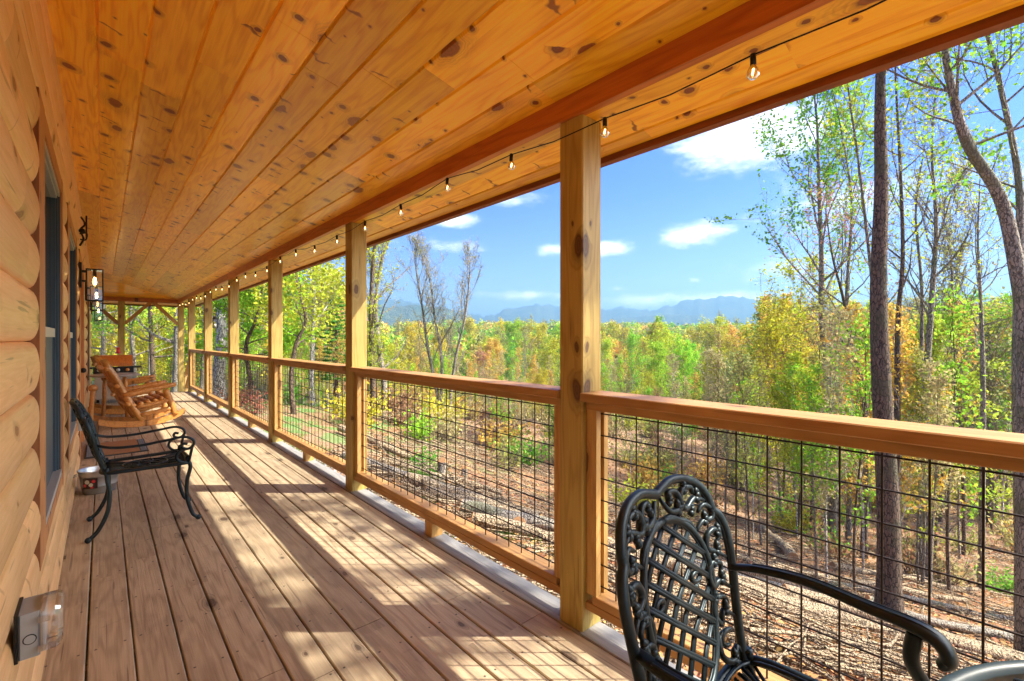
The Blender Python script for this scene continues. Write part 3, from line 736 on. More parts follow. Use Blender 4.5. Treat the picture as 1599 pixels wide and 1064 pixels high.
# ================================================================ cast metal chairs
def spiral(cx, cy, r0, r1, a0, a1, n=16):
    return [(cx+(r0+(r1-r0)*i/n)*math.cos(a0+(a1-a0)*i/n), cy+(r0+(r1-r0)*i/n)*math.sin(a0+(a1-a0)*i/n)) for i in range(n+1)]
def back_parts(t_, H, M_, rec, seat_z, bx, lod=1.0):
    """back in local coords: seat faces +Y(local -? ) -> chair faces +Y; u across = X, v up"""
    def P(u, v):
        s_ = H*v
        return (u, -bx-rec*s_-.04*(1-(u/.23)**2)*min(1, s_/.15)-.10*max(0,(s_-.25))**1.5, seat_z+s_*.97)
    def T2(b, pts, r, n=8, k=1, flat=1.0): 
        q = crv([P(u, v) for u, v in pts], k*len(pts)); b.tube(q, r, n, flat=flat)
    half = [(.175,-.05),(.190,.10),(.208,.28),(.222,.48),(.226,.64),(.214,.74),(.196,.78),(.190,.85),(.168,.925),(.125,.978),(.070,.995),(.022,.972)]
    outline = half+[(0,.958)]+[(-u,v) for u,v in reversed(half)]
    b = MB(); T2(b, outline, .0125, 12, 5)
    T2(b, [(u*.955, v-.012) for u, v in outline], .006, 6, 5)
    b.build('back_frame', M_, t_, True)
    # medallion
    b = MB(); cu, cv, ru, rv = 0, .44, .142, .385
    med = []
    for i in range(25):
        a = math.pi/2+2*math.pi*i/24; k = 1-.10*math.sin(a)*-1
        med.append((cu+ru*math.cos(a)*(1+.10*math.sin(a)), cv+rv*math.sin(a)))
    T2(b, med, .0095, 8, 3); T2(b, [(u*.93,(v-cv)*.96+cv) for u,v in med], .004, 5, 3)
    b.build('medallion', M_, t_, True)
    b = MB(); sl_ = .36/.118*.62/2.2
    for sg in (1,-1):
        for off in np.arange(-.315,.33,.063):
            # line v = cv + off*? ; direction
            pts = []
            for q in np.linspace(-.3,.3,61):
                u = q*.75; v = cv+sg*q*1.0*1.25+off*1.9
                if (u/(ru*(1+.1*(v-cv)/rv)))**2+((v-cv)/rv)**2 < .96: pts.append((u, v))
            if len(pts) > 3:
                ends = [pts[0], pts[len(pts)//2], pts[-1]]
                for du in (-.0046,.0046):
                    q = [P(u+du, v) for u, v in ends]; q = [(x, y+sg*.003, z) for x, y, z in q]
                    b.tube(q, .0048, 7)
    b.build('lattice', M_, t_, True)
    b = MB()
    for sg in (1,-1):
        def S(pts, r, taper=True):
            q = crv([P(sg*u, v) for u, v in pts], 3*len(pts)); n_ = len(q)
            rr = r*1.3*(1-.5*np.abs(np.linspace(-1,1,n_))**2) if taper else r
            b.tube(q, rr, 7, flat=.8)
        S(spiral(.148,.16,.012,.040,0,4.6), .0075)
        S([(.185,.02),(.165,.09),(.135,.05),(.10,.10),(.108,.17),(.13,.19)], .008)
        S([(.19,.22),(.155,.27),(.135,.22),(.12,.28),(.14,.34),(.17,.33),(.18,.29)], .008)
        S([(.20,.36),(.165,.42),(.14,.40),(.13,.47),(.15,.52),(.18,.50),(.175,.45)], .0085)
        S([(.205,.52),(.17,.57),(.145,.60),(.155,.66),(.185,.68),(.20,.64),(.18,.61)], .0085)
        S([(.12,.70),(.15,.74),(.185,.74),(.19,.79),(.165,.82),(.14,.79)], .0085)
        S([(.175,.84),(.14,.87),(.10,.83),(.085,.88),(.10,.93),(.135,.93),(.14,.89)], .0095)
        S([(.012,.93),(.035,.86),(.06,.84),(.085,.86),(.075,.93),(.045,.94),(.04,.90)], .0095)
        S([(0,.82),(.03,.83),(.07,.79),(.10,.76),(.12,.71)], .0075)
        for (u,v,s_) in ((.165,.42,1),(.155,.27,1),(.17,.57,1),(.14,.87,1.1),(.06,.84,1.2),(.15,.74,1),(.185,.79,.8),(.10,.93,1),(.135,.05,.9),(.15,.52,.9),(.13,.34,.8),(.185,.66,.9),(.035,.90,.9),(.11,.81,.9)):
            for k_ in range(3):
                a = .9*k_-.6
                p0 = P(sg*(u+.004*k_), v+.006*k_); p1 = P(sg*(u+.004*k_+.020*s_*math.cos(a)), v+.045*s_*math.sin(a)+.006*k_)
                b.tube([p0, [(p0[j]+p1[j])/2+(.003 if j==1 else 0) for j in range(3)], p1], [.008,.0105,.003], 7)
        S(spiral(.088,.50,.010,.030,0,5.2), .007)
    b.build('scrollwork', M_, t_, True)
    return P
def metal_chair(label, loc, rz, style, group='dark cast metal porch chairs'):
    t_ = thing('metal_chair', label, 'chair', loc, rz, group)
    sz, D, W = .43, .235, .225
    M_ = M['iron']
    P = back_parts(t_, .50, M_, .24 if style == 'scroll' else .22, sz, D-.015)
    # seat
    b = MB(); ring = [(-.19,-.22),(0,-.235),(.19,-.22),(.215,0),(.235,.2),(.2,.235),(0,.25),(-.2,.235),(-.235,.2),(-.215,0)]
    b.tube(crv([(x,y,sz) for x,y in ring],60,True), .013, 10)
    b.tube(crv([(x*.93,y*.93,sz+.006) for x,y in ring],60,True), .006, 6)
    b.build('seat_frame', M_, t_, True)
    b = MB()
    for i in range(-9,10):
        x = i*.022
        b.tube(crv([(x,-.215,sz),(x*.55+.02*math.sin(i*1.3),-.06,sz-.012),(x*.6-.02*math.sin(i*1.3),.08,sz-.012),(x,.235,sz)],16), .0052, 6)
    for k_ in range(4):
        a0 = k_*math.pi/2
        b.tube([(p[0],p[1],sz-.008) for p in spiral(.07*math.cos(a0),.07*math.sin(a0),.01,.055,a0,a0+5.5)], .006, 6)
    b.tube([(.12*math.cos(q),.13*math.sin(q),sz-.006) for q in np.linspace(0,2*math.pi,33)], .006, 6)
    b.build('seat', M_, t_, True)
    for sx in (-1,1):
        b = MB()
        b.tube(crv([(sx*.19,-.215,sz+.03),(sx*.20,-.21,sz-.05),(sx*.212,-.20,.30),(sx*.225,-.21,.18),(sx*.235,-.255,.07),(sx*.24,-.30,.02)],30), [.015]*5+[.0125]*26 if False else .0128, 10)
        b.ball((sx*.24,-.305,.019),.019,12); b.build('leg', M_, t_, True)
        b = MB()
        b.tube(crv([(sx*.225,.225,sz+.03),(sx*.235,.245,sz-.03),(sx*.237,.225,.30),(sx*.237,.225,.18),(sx*.24,.255,.06),(sx*.243,.285,.02)],30), .0128, 10)
        b.ball((sx*.225,.232,sz+.035),.018,12); b.ball((sx*.243,.292,.019),.019,12); b.build('leg', M_, t_, True)
        b = MB()
        if style == 'scroll':
            b.tube(crv([P(sx*.205,.42),(sx*.235,-.19,sz+.175),(sx*.25,-.05,sz+.17),(sx*.255,.10,sz+.185),(sx*.255,.20,sz+.195),(sx*.255,.255,sz+.17),(sx*.255,.262,sz+.13),(sx*.255,.23,sz+.105),(sx*.255,.195,sz+.12),(sx*.255,.20,sz+.145),(sx*.255,.225,sz+.14)],66), .0095, 9)
            b.tube(crv([(sx*.255,.225,sz+.105),(sx*.252,.175,sz+.09),(sx*.25,.16,sz+.05),(sx*.24,.185,sz+.015),(sx*.232,.22,sz+.01)],24), .0095, 9)
            b.tube(crv([(sx*.25,.258,sz+.13),(sx*.245,.245,sz+.06),(sx*.235,.235,sz+.0)],16), .0095, 9)
        else:
            ap = crv([P(sx*.212,.46),(sx*.232,-.20,sz+.232),(sx*.242,-.08,sz+.236),(sx*.245,.05,sz+.222),(sx*.246,.145,sz+.213),(sx*.247,.19,sz+.195),(sx*.247,.205,sz+.165),(sx*.245,.19,sz+.145)],56)
            n_ = len(ap); rr = np.interp(np.linspace(0,1,n_),[0,.1,.4,.7,.86,1],[.013,.015,.019,.025,.029,.017])
            b.tube(ap, rr, 14, flat=.62)
            for du in (-.007,.007):
                b.tube([(p[0]+du,p[1],p[2]+r_*.52) for p, r_ in zip(ap[6:-12], rr[6:-12])], .0035, 6)
            b.tube(crv([(sx*.245,.145,sz+.20),(sx*.243,.14,sz+.13),(sx*.262,.175,sz+.06),(sx*.24,.225,sz)],24), [.018]*25 if False else .017, 10, flat=.7)
        b.build('armrest', M_, t_, True)
    return t_
# chair faces local +Y; rz turns it
c1 = metal_chair('dark metal armchair with thin scroll arms, standing sideways by the log wall', (.235,4.30,0), -math.pi/2, 'scroll')
c2 = metal_chair('large cast metal dining chair in the right foreground, back to the railing', (1.105,.285,0), math.pi+.04, 'cast'); c2.scale = (1.22,.95,1.03)
c3 = copy_tree(c1); c3.location = (3.0,23.0,gz(3.0,23.0)); c3.rotation_euler = (0,0,-math.pi/2-.2); c3['label'] = 'tiny distant metal chair on the ground beyond the corner post'
for ch in c3.children:
    pass
# round cast table in the lower right corner
tb = thing('patio_table', 'round cast metal table with pierced leaf pattern, cut by the lower right corner', 'table', (1.0,-.40,0))
zt_ = .705; r_ = .52
b = MB(); b.lathe([(r_-.028,zt_-.006),(r_-.025,zt_+.001),(r_-.013,zt_+.008),(r_-.004,zt_+.002),(r_,zt_-.008),(r_-.006,zt_-.026),(r_-.028,zt_-.02),(r_-.028,zt_-.006)],n=90)
b.tube([((r_-.09)*math.cos(q),(r_-.09)*math.sin(q),zt_-.003) for q in np.linspace(0,2*math.pi,73)],.009,8,flat=.6)
b.build('rim', M['tabletop'], tb, True)
b = MB()
for i in range(28):
    a = 2*math.pi*i/28
    def PP(r,da): return (r*math.cos(a+da), r*math.sin(a+da), zt_-.006)
    for s_ in (1,-1): b.tube(crv([PP(.10,0),PP(.22,s_*.07),PP(.34,s_*.10),PP(.45,0)],18),[.006]*19 if False else .0085,7,flat=.6)
    b.tube([PP(.2,0),PP(.46,0)],.006,6); b.tube([PP(.445,0),PP(.455,.05),PP(.475,.112)],.007,6)
b.lathe([(.001,zt_),(.10,zt_),(.11,zt_-.008),(.10,zt_-.016)],n=30)
b.build('leaf_pattern', M['tabletop'], tb, True)
for i in range(4):
    a = math.pi/4+i*math.pi/2; b = MB(); b.tube(crv([(.08*math.cos(a),.08*math.sin(a),zt_-.02),(.1*math.cos(a),.1*math.sin(a),.4),(.2*math.cos(a),.2*math.sin(a),.12),(.3*math.cos(a),.3*math.sin(a),.02)],20),.016,8); b.build('leg', M['tabletop'], tb, True)

# ================================================================ bucket, doormat
bk = thing('metal_bucket', 'galvanised metal tub with black label standing behind the metal armchair', 'bucket', (-.02,5.40,0))
b = MB(); b.lathe([(.001,.004),(.105,.004),(.108,0),(.112,.012),(.118,.06),(.122,.062),(.124,.07),(.122,.078),(.130,.15),(.135,.152),(.135,.16),(.138,.19),(.144,.195),(.144,.202),(.138,.204),(.134,.19),(.104,.012),(.001,.012)],n=40)
b.build('tub', M['galv'], bk, True)
b = MB(); V=[];f=[]
for i in range(9):
    a = R(-95)+R(50)*i/8*-1
    for z in (.055,.145): r = .1205+.09*(z-.06)+.004; V.append((r*math.cos(a),r*math.sin(a),z))
for i in range(8): f.append((2*i,2*i+1,2*i+3,2*i+2))
b.add(V,f); b.build('label', M['dark_label'], bk)
b = MB()
for (a,z,rr,m_) in ((-2.2,.115,.018,0),(-2.0,.09,.016,0),(-1.85,.12,.013,1),(-2.35,.085,.013,1),(-1.95,.068,.010,1)):
    r = .1275+.09*(z-.06); c_ = np.array((r*math.cos(a),r*math.sin(a),z)); tn = np.array((-math.sin(a),math.cos(a),0)); up = np.array((0,0,1.))
    b.add([c_+rr*(math.cos(q)*tn+math.sin(q)*up) for q in np.linspace(0,2*math.pi,12,endpoint=False)],[tuple(range(12))],m_)
b.build('label_print', [M['sash'],M['red']], bk)
for s_ in (1,-1):
    b = MB(); b.tube(crv([(s_*.14,-.035,.17),(s_*.165,-.03,.155),(s_*.17,0,.15),(s_*.165,.03,.155),(s_*.14,.035,.17)],20),.004,6); b.build('handle', M['galv'], bk, True)
dm = thing('doormat', 'brown coir doormat with black patterned ends in front of the door', 'doormat', (.13,7.35,0), 0)
b = MB(); b.box(-.28,.28,-.42,.42,.001,.012,0,.002); b.build('rubber_base', M['rubber'], dm)
b = MB(); b.box(-.20,.20,-.415,.415,.0125,.021,0,.002); b.build('coir_pad', M['coir'], dm)
for s_ in (1,-1):
    b = MB()
    for i in range(12):
        y = -.37+i*.067; b.tube(crv([(s_*.215,y,.0135),(s_*.24,y+.03,.0135),(s_*.265,y,.0135)],9),.003,5)
        b.tube(crv([(s_*.215,y+.04,.0135),(s_*.24,y+.01,.0135),(s_*.265,y+.04,.0135)],9),.003,5)
    b.build('scroll_border', M['pvc'], dm, True)

# ================================================================ log rockers
def knobby(b, p0, p1, r, n=10, seed=0, taper=.0):
    p0 = np.array(p0,float); p1 = np.array(p1,float); rg = np.random.RandomState(seed)
    k = 9; q = [p0+(p1-p0)*i/(k-1)+rg.uniform(-.006,.006,3)*(0 < i < k-1) for i in range(k)]
    rr = [r*(1+rg.uniform(-.09,.12))*(1-taper*i/(k-1)) for i in range(k)]; rr[0] *= .88; rr[-1] *= .88
    b.tube(q, rr, n)
def rocker(label, loc, rz):
    t_ = thing('log_rocker', label, 'rocking chair', loc, rz, 'peeled log rocking chairs')
    W = .29
    for s_ in (-1,1):
        b = MB()   # runner: curved board, local X forward
        for (x0,z0),(x1,z1) in zip([(-.30,.10),(-.12,.045),(.08,.018),(.28,.012),(.46,.035),(.62,.085)],[(-.12,.045),(.08,.018),(.28,.012),(.46,.035),(.62,.085),(.74,.15)]):
            V = [(x,s_*W+dy,z+dz) for x,z in ((x0,z0),(x1,z1)) for dy,dz in ((-.019,-.012),(.019,-.012),(.019,.075),(-.019,.075))]
            b.add(V,[(0,1,5,4),(1,2,6,5),(2,3,7,6),(3,0,4,7)]+([(3,2,1,0)] if x0 == -.30 else [])+([(4,5,6,7)] if x1 == .74 else []))
        b.build('runner', M['plog'], t_)
        b = MB(); knobby(b,(.20,s_*(W-.01),.08),(-.24,s_*(W-.03),1.04),.043,12,3+s_); b.build('back_post', M['plog'], t_, True)
        b = MB(); knobby(b,(.62,s_*W,.13),(.49,s_*W,.54),.043,12,7+s_); b.build('front_post', M['plog'], t_, True)
        b = MB(); knobby(b,(-.02,s_*W,.50),(.62,s_*W,.615),.04,12,11+s_); b.build('armrest', M['plog'], t_, True)
        b = MB(); knobby(b,(.13,s_*W,.30),(.56,s_*W,.375),.03,10,15+s_); knobby(b,(.18,s_*W,.17),(.58,s_*W,.24),.034,10,19+s_); b.build('side_rail', M['plog'], t_, True)
    b = MB()
    for i in range(6):
        x = .10+i*.085; knobby(b,(x,-W-.02,.335+.017*i),(x,W+.02,.335+.017*i),.034,10,30+i)
    b.build('seat', M['plog'], t_, True)
    for i,(x,z) in enumerate(((.06,.36),(-.06,.64),(-.18,.90))):
        b = MB(); knobby(b,(x-.035,-W-.07,z),(x-.035,W+.07,z),.033,12,40+i); b.build('back_rail', M['plog'], t_, True)
    for i in range(4):
        y = -.18+i*.12; b = MB(); knobby(b,(.055,y,.38),(-.21,y,1.0),.036,10,50+i); b.build('back_slat', M['plog'], t_, True)
    return t_
r1 = rocker('large peeled log rocking chair in front, nearest the camera', (.22,9.22,0), .12)
r2 = copy_tree(r1); r2.location = (.13,10.95,0); r2.rotation_euler = (0,0,-.05); r2['label'] = 'second log rocking chair, mostly hidden behind the first and the side table'
# side table
ct = thing('side_table', 'dark topped round log table between the two rocking chairs', 'table', (.16,10.1,0))
b = MB(); b.lathe([(.001,.755),(.30,.755),(.32,.745),(.32,.725),(.30,.715),(.001,.715)],n=36); b.build('table_top', M['grey'], ct, True)
for i in range(4):
    a = math.pi/4+i*math.pi/2; b = MB(); knobby(b,(.22*math.cos(a),.22*math.sin(a),.0),(.17*math.cos(a),.17*math.sin(a),.715),.026,9,60+i); b.build('leg', M['plog'], ct, True)
# grill
gr = thing('gas_grill', 'black gas grill with round knobs behind the rocking chairs', 'grill', (.18,12.9,0))
b = MB(); b.box(-.3,.3,-.22,.25,.08,.62,0,.01); b.build('cabinet', M['grey'], gr)
b = MB(); b.box(-.32,.32,-.27,-.2205,.62,.76,0,.01); b.build('control_panel', M['black'], gr)
for i in range(4):
    b = MB(); b.tube([(-.23+i*.15,-.27,.69),(-.23+i*.15,-.30,.69)],.032,16); b.build('knob', M['galv'] if i%2 == 0 else M['plog'], gr, True)
b = MB(); V=[];f=[]
for i in range(13):
    a = math.pi*i/12
    for x in (-.31,.31): V.append((x,.02-.24*math.cos(a),.765+.23*math.sin(a)))
for i in range(12): f.append((2*i,2*i+2,2*i+3,2*i+1))
f.append(tuple(range(0,26,2))); f.append(tuple(range(25,0,-2)))
b.add(V,f); b.build('lid', M['beam'], gr, False)
b = MB(); b.box(-.46,-.325,-.2,.2,.72,.75); b.box(.325,.46,-.2,.2,.72,.75); b.build('side_shelf', M['black'], gr)
for sx in (-.25,.25):
    b = MB(); b.tube([(sx-.02,0,.04),(sx+.02,0,.04)],.04,14); b.build('wheel', M['rubber'], gr)
# small log stake with round head
b = MB(); b.tube(crv([(-.13,9.0,.0),(-.12,9.0,.3),(-.10,9.0,.58)],10),.03,10); b.ball((-.10,9.0,.62),.055,14)
tag(b.build('log_bollard', M['plog'], smooth=True), 'pale log post with rounded head standing against the wall', 'log post')
# hanging feeder on end post + hanging lantern outside
hf = thing('bird_feeder', 'small red hummingbird feeder hanging on the end post', 'feeder', (.31,15.9,1.02))
b = MB(); b.lathe([(.001,-.06),(.06,-.06),(.075,-.045),(.06,-.03),(.035,-.02),(.035,.07),(.05,.085),(.02,.10),(.001,.10)],n=18); b.build('body', M['red'], hf, True)
b = MB(); b.tube([(0,0,.1),(0,.16,.13)],.005,5); b.build('hanger', M['black'], hf)
lo = thing('hanging_lantern', 'black lantern hanging on a bracket outside, between the last two posts', 'lantern', (2.05,13.1,1.62))
b = MB(); b.tube(crv([(-.36,0,.34),(-.15,0,.36),(0,0,.35)],8),.008,6); b.tube([(0,0,.35),(0,0,.27)],.005,6); b.build('bracket', M['black'], lo)
b = MB()
for sx in (-1,1):
    for sy in (-1,1): b.box(sx*.05-.006,sx*.05+.006,sy*.05-.006,sy*.05+.006,.0,.2)
b.box(-.06,.06,-.06,.06,-.012,0); b.lathe([(.09,.2),(.02,.26),(.005,.27)],n=4,capb=True); b.build('cage', M['black'], lo)
b = MB(); b.tube([(0,0,.0),(0,0,.09)],.025,10); b.build('candle', M['sash'], lo, True)

# ================================================================ trees
nr = np.random.RandomState(21)
def unit(v): return v/(np.linalg.norm(v)+1e-9)
def gen_tree(seed, H, r0, path=None, fb=.35, nl1=16, nl2=5, nl3=4, leaf=.05, nleaf=5, spread=.32, up=.5, twigs=True, fork=None, leafmi=1, droop=0.0, ls=1.0, sides=8, rmin=.0028):
    """returns (trunk MB, crown MB); crown = limbs (mat 0) + leaves (mat 1)"""
    rg = np.random.RandomState(seed)
    tr, cr = MB(), MB()
    k = 12
    if path is None:
        dx = rg.uniform(-.03,.03,2); ph = rg.uniform(0,6,2)
        path = [(dx[0]*H*t_+.012*H*math.sin(ph[0]+t_*5), dx[1]*H*t_+.012*H*math.sin(ph[1]+t_*4), H*t_) for t_ in np.linspace(0,1,7)]
        path = [(p[0]-path[0][0], p[1]-path[0][1], p[2]) for p in path]
    P = crv([(path[0][0],path[0][1],-.4)]+list(path[1:]), 36)
    tt = np.linspace(0,1,len(P)); rad = r0*(1-.86*tt**.9); rad[0] *= 1.35; rad[1] *= 1.18
    ptrunk = P; tr.tube(P, rad, sides if r0 < .12 else 12)
    leaves_c = []
    def branch(p, d, L, r, lvl, n):
        pts = [p]; q = p.copy(); dd = d.copy(); seg = L/n
        for i in range(n):
            dd = unit(dd+rg.normal(0,.13,3)+np.array([0,0,up*.16-droop*.1*lvl])); q = q+dd*seg; pts.append(q.copy())
        pts = np.array(pts); rr = np.linspace(max(r,rmin*1.4), max(r*.22,rmin*.9), n+1)
        cr.tube(pts, rr, 5 if lvl == 1 and r > .015 else 3, 0, cap=False)
        return pts, rr
    L1 = spread*H
    for i in range(nl1):
        t_ = fb+(1-fb)*((i+rg.rand())/nl1)**.85; t_ = min(t_, .985)
        idx = t_*(len(P)-1); a = int(idx); base = P[a]+(P[min(a+1,len(P)-1)]-P[a])*(idx-a)
        az_ = i*2.4+rg.uniform(-.5,.5); el_ = up*.9+rg.uniform(-.15,.35)+.35*(t_-fb)
        d = np.array([math.cos(az_)*math.cos(el_), math.sin(az_)*math.cos(el_), math.sin(el_)])
        L = L1*(1-.62*((t_-fb)/(1-fb)))*rg.uniform(.65,1.15)*(0.6+.4*min(1,(t_-fb)/.12))
        r1 = max(.006, r0*(1-.86*t_**.9)*rg.uniform(.35,.55))
        pts, rr = branch(base, d, L, r1, 1, 6)
        for j in range(nl2):
            f_ = .28+.72*(j+rg.rand())/nl2; ii = min(5, int(f_*6)); p2 = pts[ii]+(pts[ii+1]-pts[ii])*(f_*6-ii if ii < 6 else 0)
            dv = unit(unit(pts[min(ii+1,6)]-pts[ii])*.9+rg.normal(0,.55,3)+np.array([0,0,.25*up]))
            q2, r2 = branch(p2, dv, L*(.55-.25*f_)*rg.uniform(.7,1.2)+.12, max(rr[ii]*.5,.004), 2, 4)
            if twigs:
                for m_ in range(nl3):
                    g_ = .25+.75*(m_+rg.rand())/nl3; kk = min(3,int(g_*4)); p3 = q2[kk]
                    d3 = unit(unit(q2[kk+1]-q2[kk])*.8+rg.normal(0,.6,3)+np.array([0,0,.2*up]))
                    q3, _ = branch(p3, d3, L*.16*rg.uniform(.6,1.3)+.10, max(r2[kk]*.45,.0028), 3, 2)
                    leaves_c += [q3[1], q3[2]]
            leaves_c += [q2[-1], q2[-2]]
    if leaf > 0 and nleaf > 0 and leaves_c:
        C = np.repeat(np.array(leaves_c), nleaf, axis=0)
        C = C+rg.normal(0, leaf*1.6*ls, C.shape)
        keep = rg.rand(len(C)) < .85; C = C[keep]
        n = len(C)
        u = rg.normal(0,1,(n,3)); u /= np.linalg.norm(u,axis=1)[:,None]
        w_ = np.cross(u, rg.normal(0,1,(n,3))); w_ /= np.linalg.norm(w_,axis=1)[:,None]
        s_ = leaf*rg.uniform(.6,1.35,n)[:,None]
        nn = np.cross(u, w_)
        V = np.stack([C-u*s_, C-u*s_*.1+w_*s_*.62+nn*s_*.12, C+u*s_, C-u*s_*.1-w_*s_*.62+nn*s_*.12], axis=1).reshape(-1,3)
        cr.add(V, [(4*i,4*i+1,4*i+2,4*i+3) for i in range(n)], leafmi)
    return tr, cr
GREEN=(.20,.42,.05); YGREEN=(.46,.52,.05); LIME=(.32,.58,.05); ORANGE=(.66,.44,.10); RED=(.52,.24,.17); OLIVE=(.38,.38,.11); TAN=(.50,.43,.20); DGREEN=(.08,.18,.05); YEL=(.60,.54,.06)
def mk(meshes, name, label, x, y, col, cat='tree', group=None, sc=1.0, rz=0.0, z=None, sz=None):
    o = thing(name, label, cat, (x, y, (gz(x,y) if z is None else z)), rz, group); o.scale = (sc, sc, sz or sc)
    for nm, me in meshes:
        c = bpy.data.objects.new(nm, me); COL.objects.link(c); c.parent = o; c.color = (*col, 1)
    return o
def meshes_of(tr, cr, mb_, name='t'):
    a = tr.build('trunk', mb_, smooth=True); b_ = cr.build('crown', [mb_ if mb_ is not M['bark_dark'] else M['bark_twig'], M['leaf']])
    r_ = [('trunk', a.data), ('crown', b_.data)]
    bpy.data.objects.remove(a); bpy.data.objects.remove(b_); return r_
def hero(px, d, name, label, col, bk_, H=None, top=None, r=.1, rz=0.0, path=None, group=None, **kw):
    x, y = at(px, d); z = gz(x, y)
    if H is None and path is None: H = EYE+(530-top)/F*d-z
    if path is not None:     # path given as (px, py) polyline at distance d
        pp = []
        for (qx, qy) in path:
            X_, Y_ = at(qx, d); pp.append((X_-x, Y_-y, EYE+(530-qy)/F*d-z))
        pp[0] = (0,0,0); path = pp; H = pp[-1][2]
    tr, cr = gen_tree(int(px*7+d), H, r, path=path, rmin=max(.0028,d*.00020), **kw)
    return mk(meshes_of(tr, cr, M[bk_]), name, label, x, y, col, group=group)
# named trees at right
hero(1390, 8.4, 'tulip_tree', 'tall dark rough-barked trunk rising straight to the eave at right', YGREEN, 'bark_dark', r=.20,
     path=[(1391,950),(1388,800),(1377,600),(1372,450),(1376,300),(1374,180),(1376,60),(1384,-80),(1380,-260)], fb=.66, nl1=14, nl2=5, nl3=4, leaf=.04, nleaf=3, spread=.22)
hero(1384, 9.6, 'slim_tree', 'thin tree with small pale leaves just left of the dark trunk', YGREEN, 'bark_grey', r=.05,
     path=[(1384,900),(1378,600),(1360,420),(1340,250),(1322,120),(1318,20)], fb=.3, nl1=18, nl2=5, nl3=3, leaf=.035, nleaf=3, spread=.2, up=.7)
hero(1610, 8.0, 'leaning_tree', 'curved grey trunk leaning in from the right edge', GREEN, 'bark_grey', r=.155,
     path=[(1622,985),(1606,700),(1602,520),(1588,420),(1562,310),(1510,225),(1488,150),(1474,70),(1462,-60),(1440,-200)], fb=.42, nl1=16, nl2=5, nl3=4, leaf=.045, nleaf=4, spread=.2)
hero(1600, 10.5, 'slim_tree', 'forked grey tree at the right edge behind the curved trunk', LIME, 'bark_grey', r=.12,
     path=[(1592,930),(1590,600),(1592,420),(1590,280),(1560,130),(1535,30),(1520,-80)], fb=.35, nl1=20, nl2=5, nl3=4, leaf=.045, nleaf=5, spread=.22)
hero(1302, 19.0, 'poplar', 'slender pale poplar with fresh green leaves, left of the dark trunk', GREEN, 'bark_grey', r=.17,
     path=[(1305,850),(1296,640),(1284,500),(1283,400),(1279,300),(1276,200),(1268,120)], fb=.34, nl1=26, nl2=6, nl3=4, leaf=.075, nleaf=5, spread=.29, up=.8)
hero(1325, 18.0, 'poplar', 'green leafed thin tree between poplar and dark trunk', LIME, 'bark_grey', r=.10,
     path=[(1345,850),(1330,640),(1322,480),(1330,330),(1320,240),(1300,140)], fb=.4, nl1=14, nl2=5, nl3=4, leaf=.055, nleaf=3, spread=.2, up=.95)
hero(1450, 13.0, 'bare_tree', 'bare double-stemmed tree right of the dark trunk', OLIVE, 'bark_grey', r=.105,
     path=[(1443,830),(1446,640),(1456,460),(1462,350),(1455,240),(1460,150)], fb=.3, nl1=18, nl2=5, nl3=4, leaf=.04, nleaf=1, spread=.22, up=.95)
hero(1437, 13.3, 'bare_tree', 'thin bare stem just left of the double-stemmed tree', YGREEN, 'bark_grey', r=.075,
     path=[(1438,830),(1438,640),(1440,460),(1430,330),(1445,220)], fb=.35, nl1=14, nl2=5, nl3=4, leaf=.04, nleaf=1, spread=.2, up=.95)
hero(1404, 12.0, 'slim_tree', 'slim straight tree close behind the dark trunk on its right', YGREEN, 'bark_dark', r=.085,
     path=[(1402,860),(1402,640),(1403,500),(1410,400),(1405,250),(1398,120),(1400,60)], fb=.4, nl1=16, nl2=5, nl3=3, leaf=.045, nleaf=2, spread=.2, up=.8)
hero(1533, 14.0, 'bare_tree', 'bare straight tree with fine twigs near the right edge', YGREEN, 'bark_grey', r=.085,
     path=[(1532,830),(1536,640),(1532,480),(1527,380),(1530,280)], fb=.35, nl1=22, nl2=6, nl3=5, leaf=.04, nleaf=1, spread=.28, up=.6)
hero(1350, 15.0, 'redbud', 'dark slanting stem with pink-red buds left of the dark trunk', RED, 'bark_dark', r=.10,
     path=[(1365,820),(1352,640),(1330,540),(1318,470),(1300,400),(1290,330)], fb=.3, nl1=20, nl2=5, nl3=4, leaf=.03, nleaf=2, spread=.32)
hero(1242, 24.0, 'sapling', 'small slanting sapling in front of the yellow woods at right', YEL, 'bark_dark', r=.08,
     path=[(1254,760),(1242,640),(1225,560),(1215,510)], fb=.35, nl1=14, nl2=5, nl3=4, leaf=.08, nleaf=4, spread=.35)
hero(1258, 24.0, 'sapling', 'small straight sapling with thin dark stem beside the poplar', YGREEN, 'bark_dark', r=.06,
     path=[(1258,760),(1255,640),(1250,520),(1252,430)], fb=.4, nl1=14, nl2=5, nl3=4, leaf=.08, nleaf=3, spread=.3)
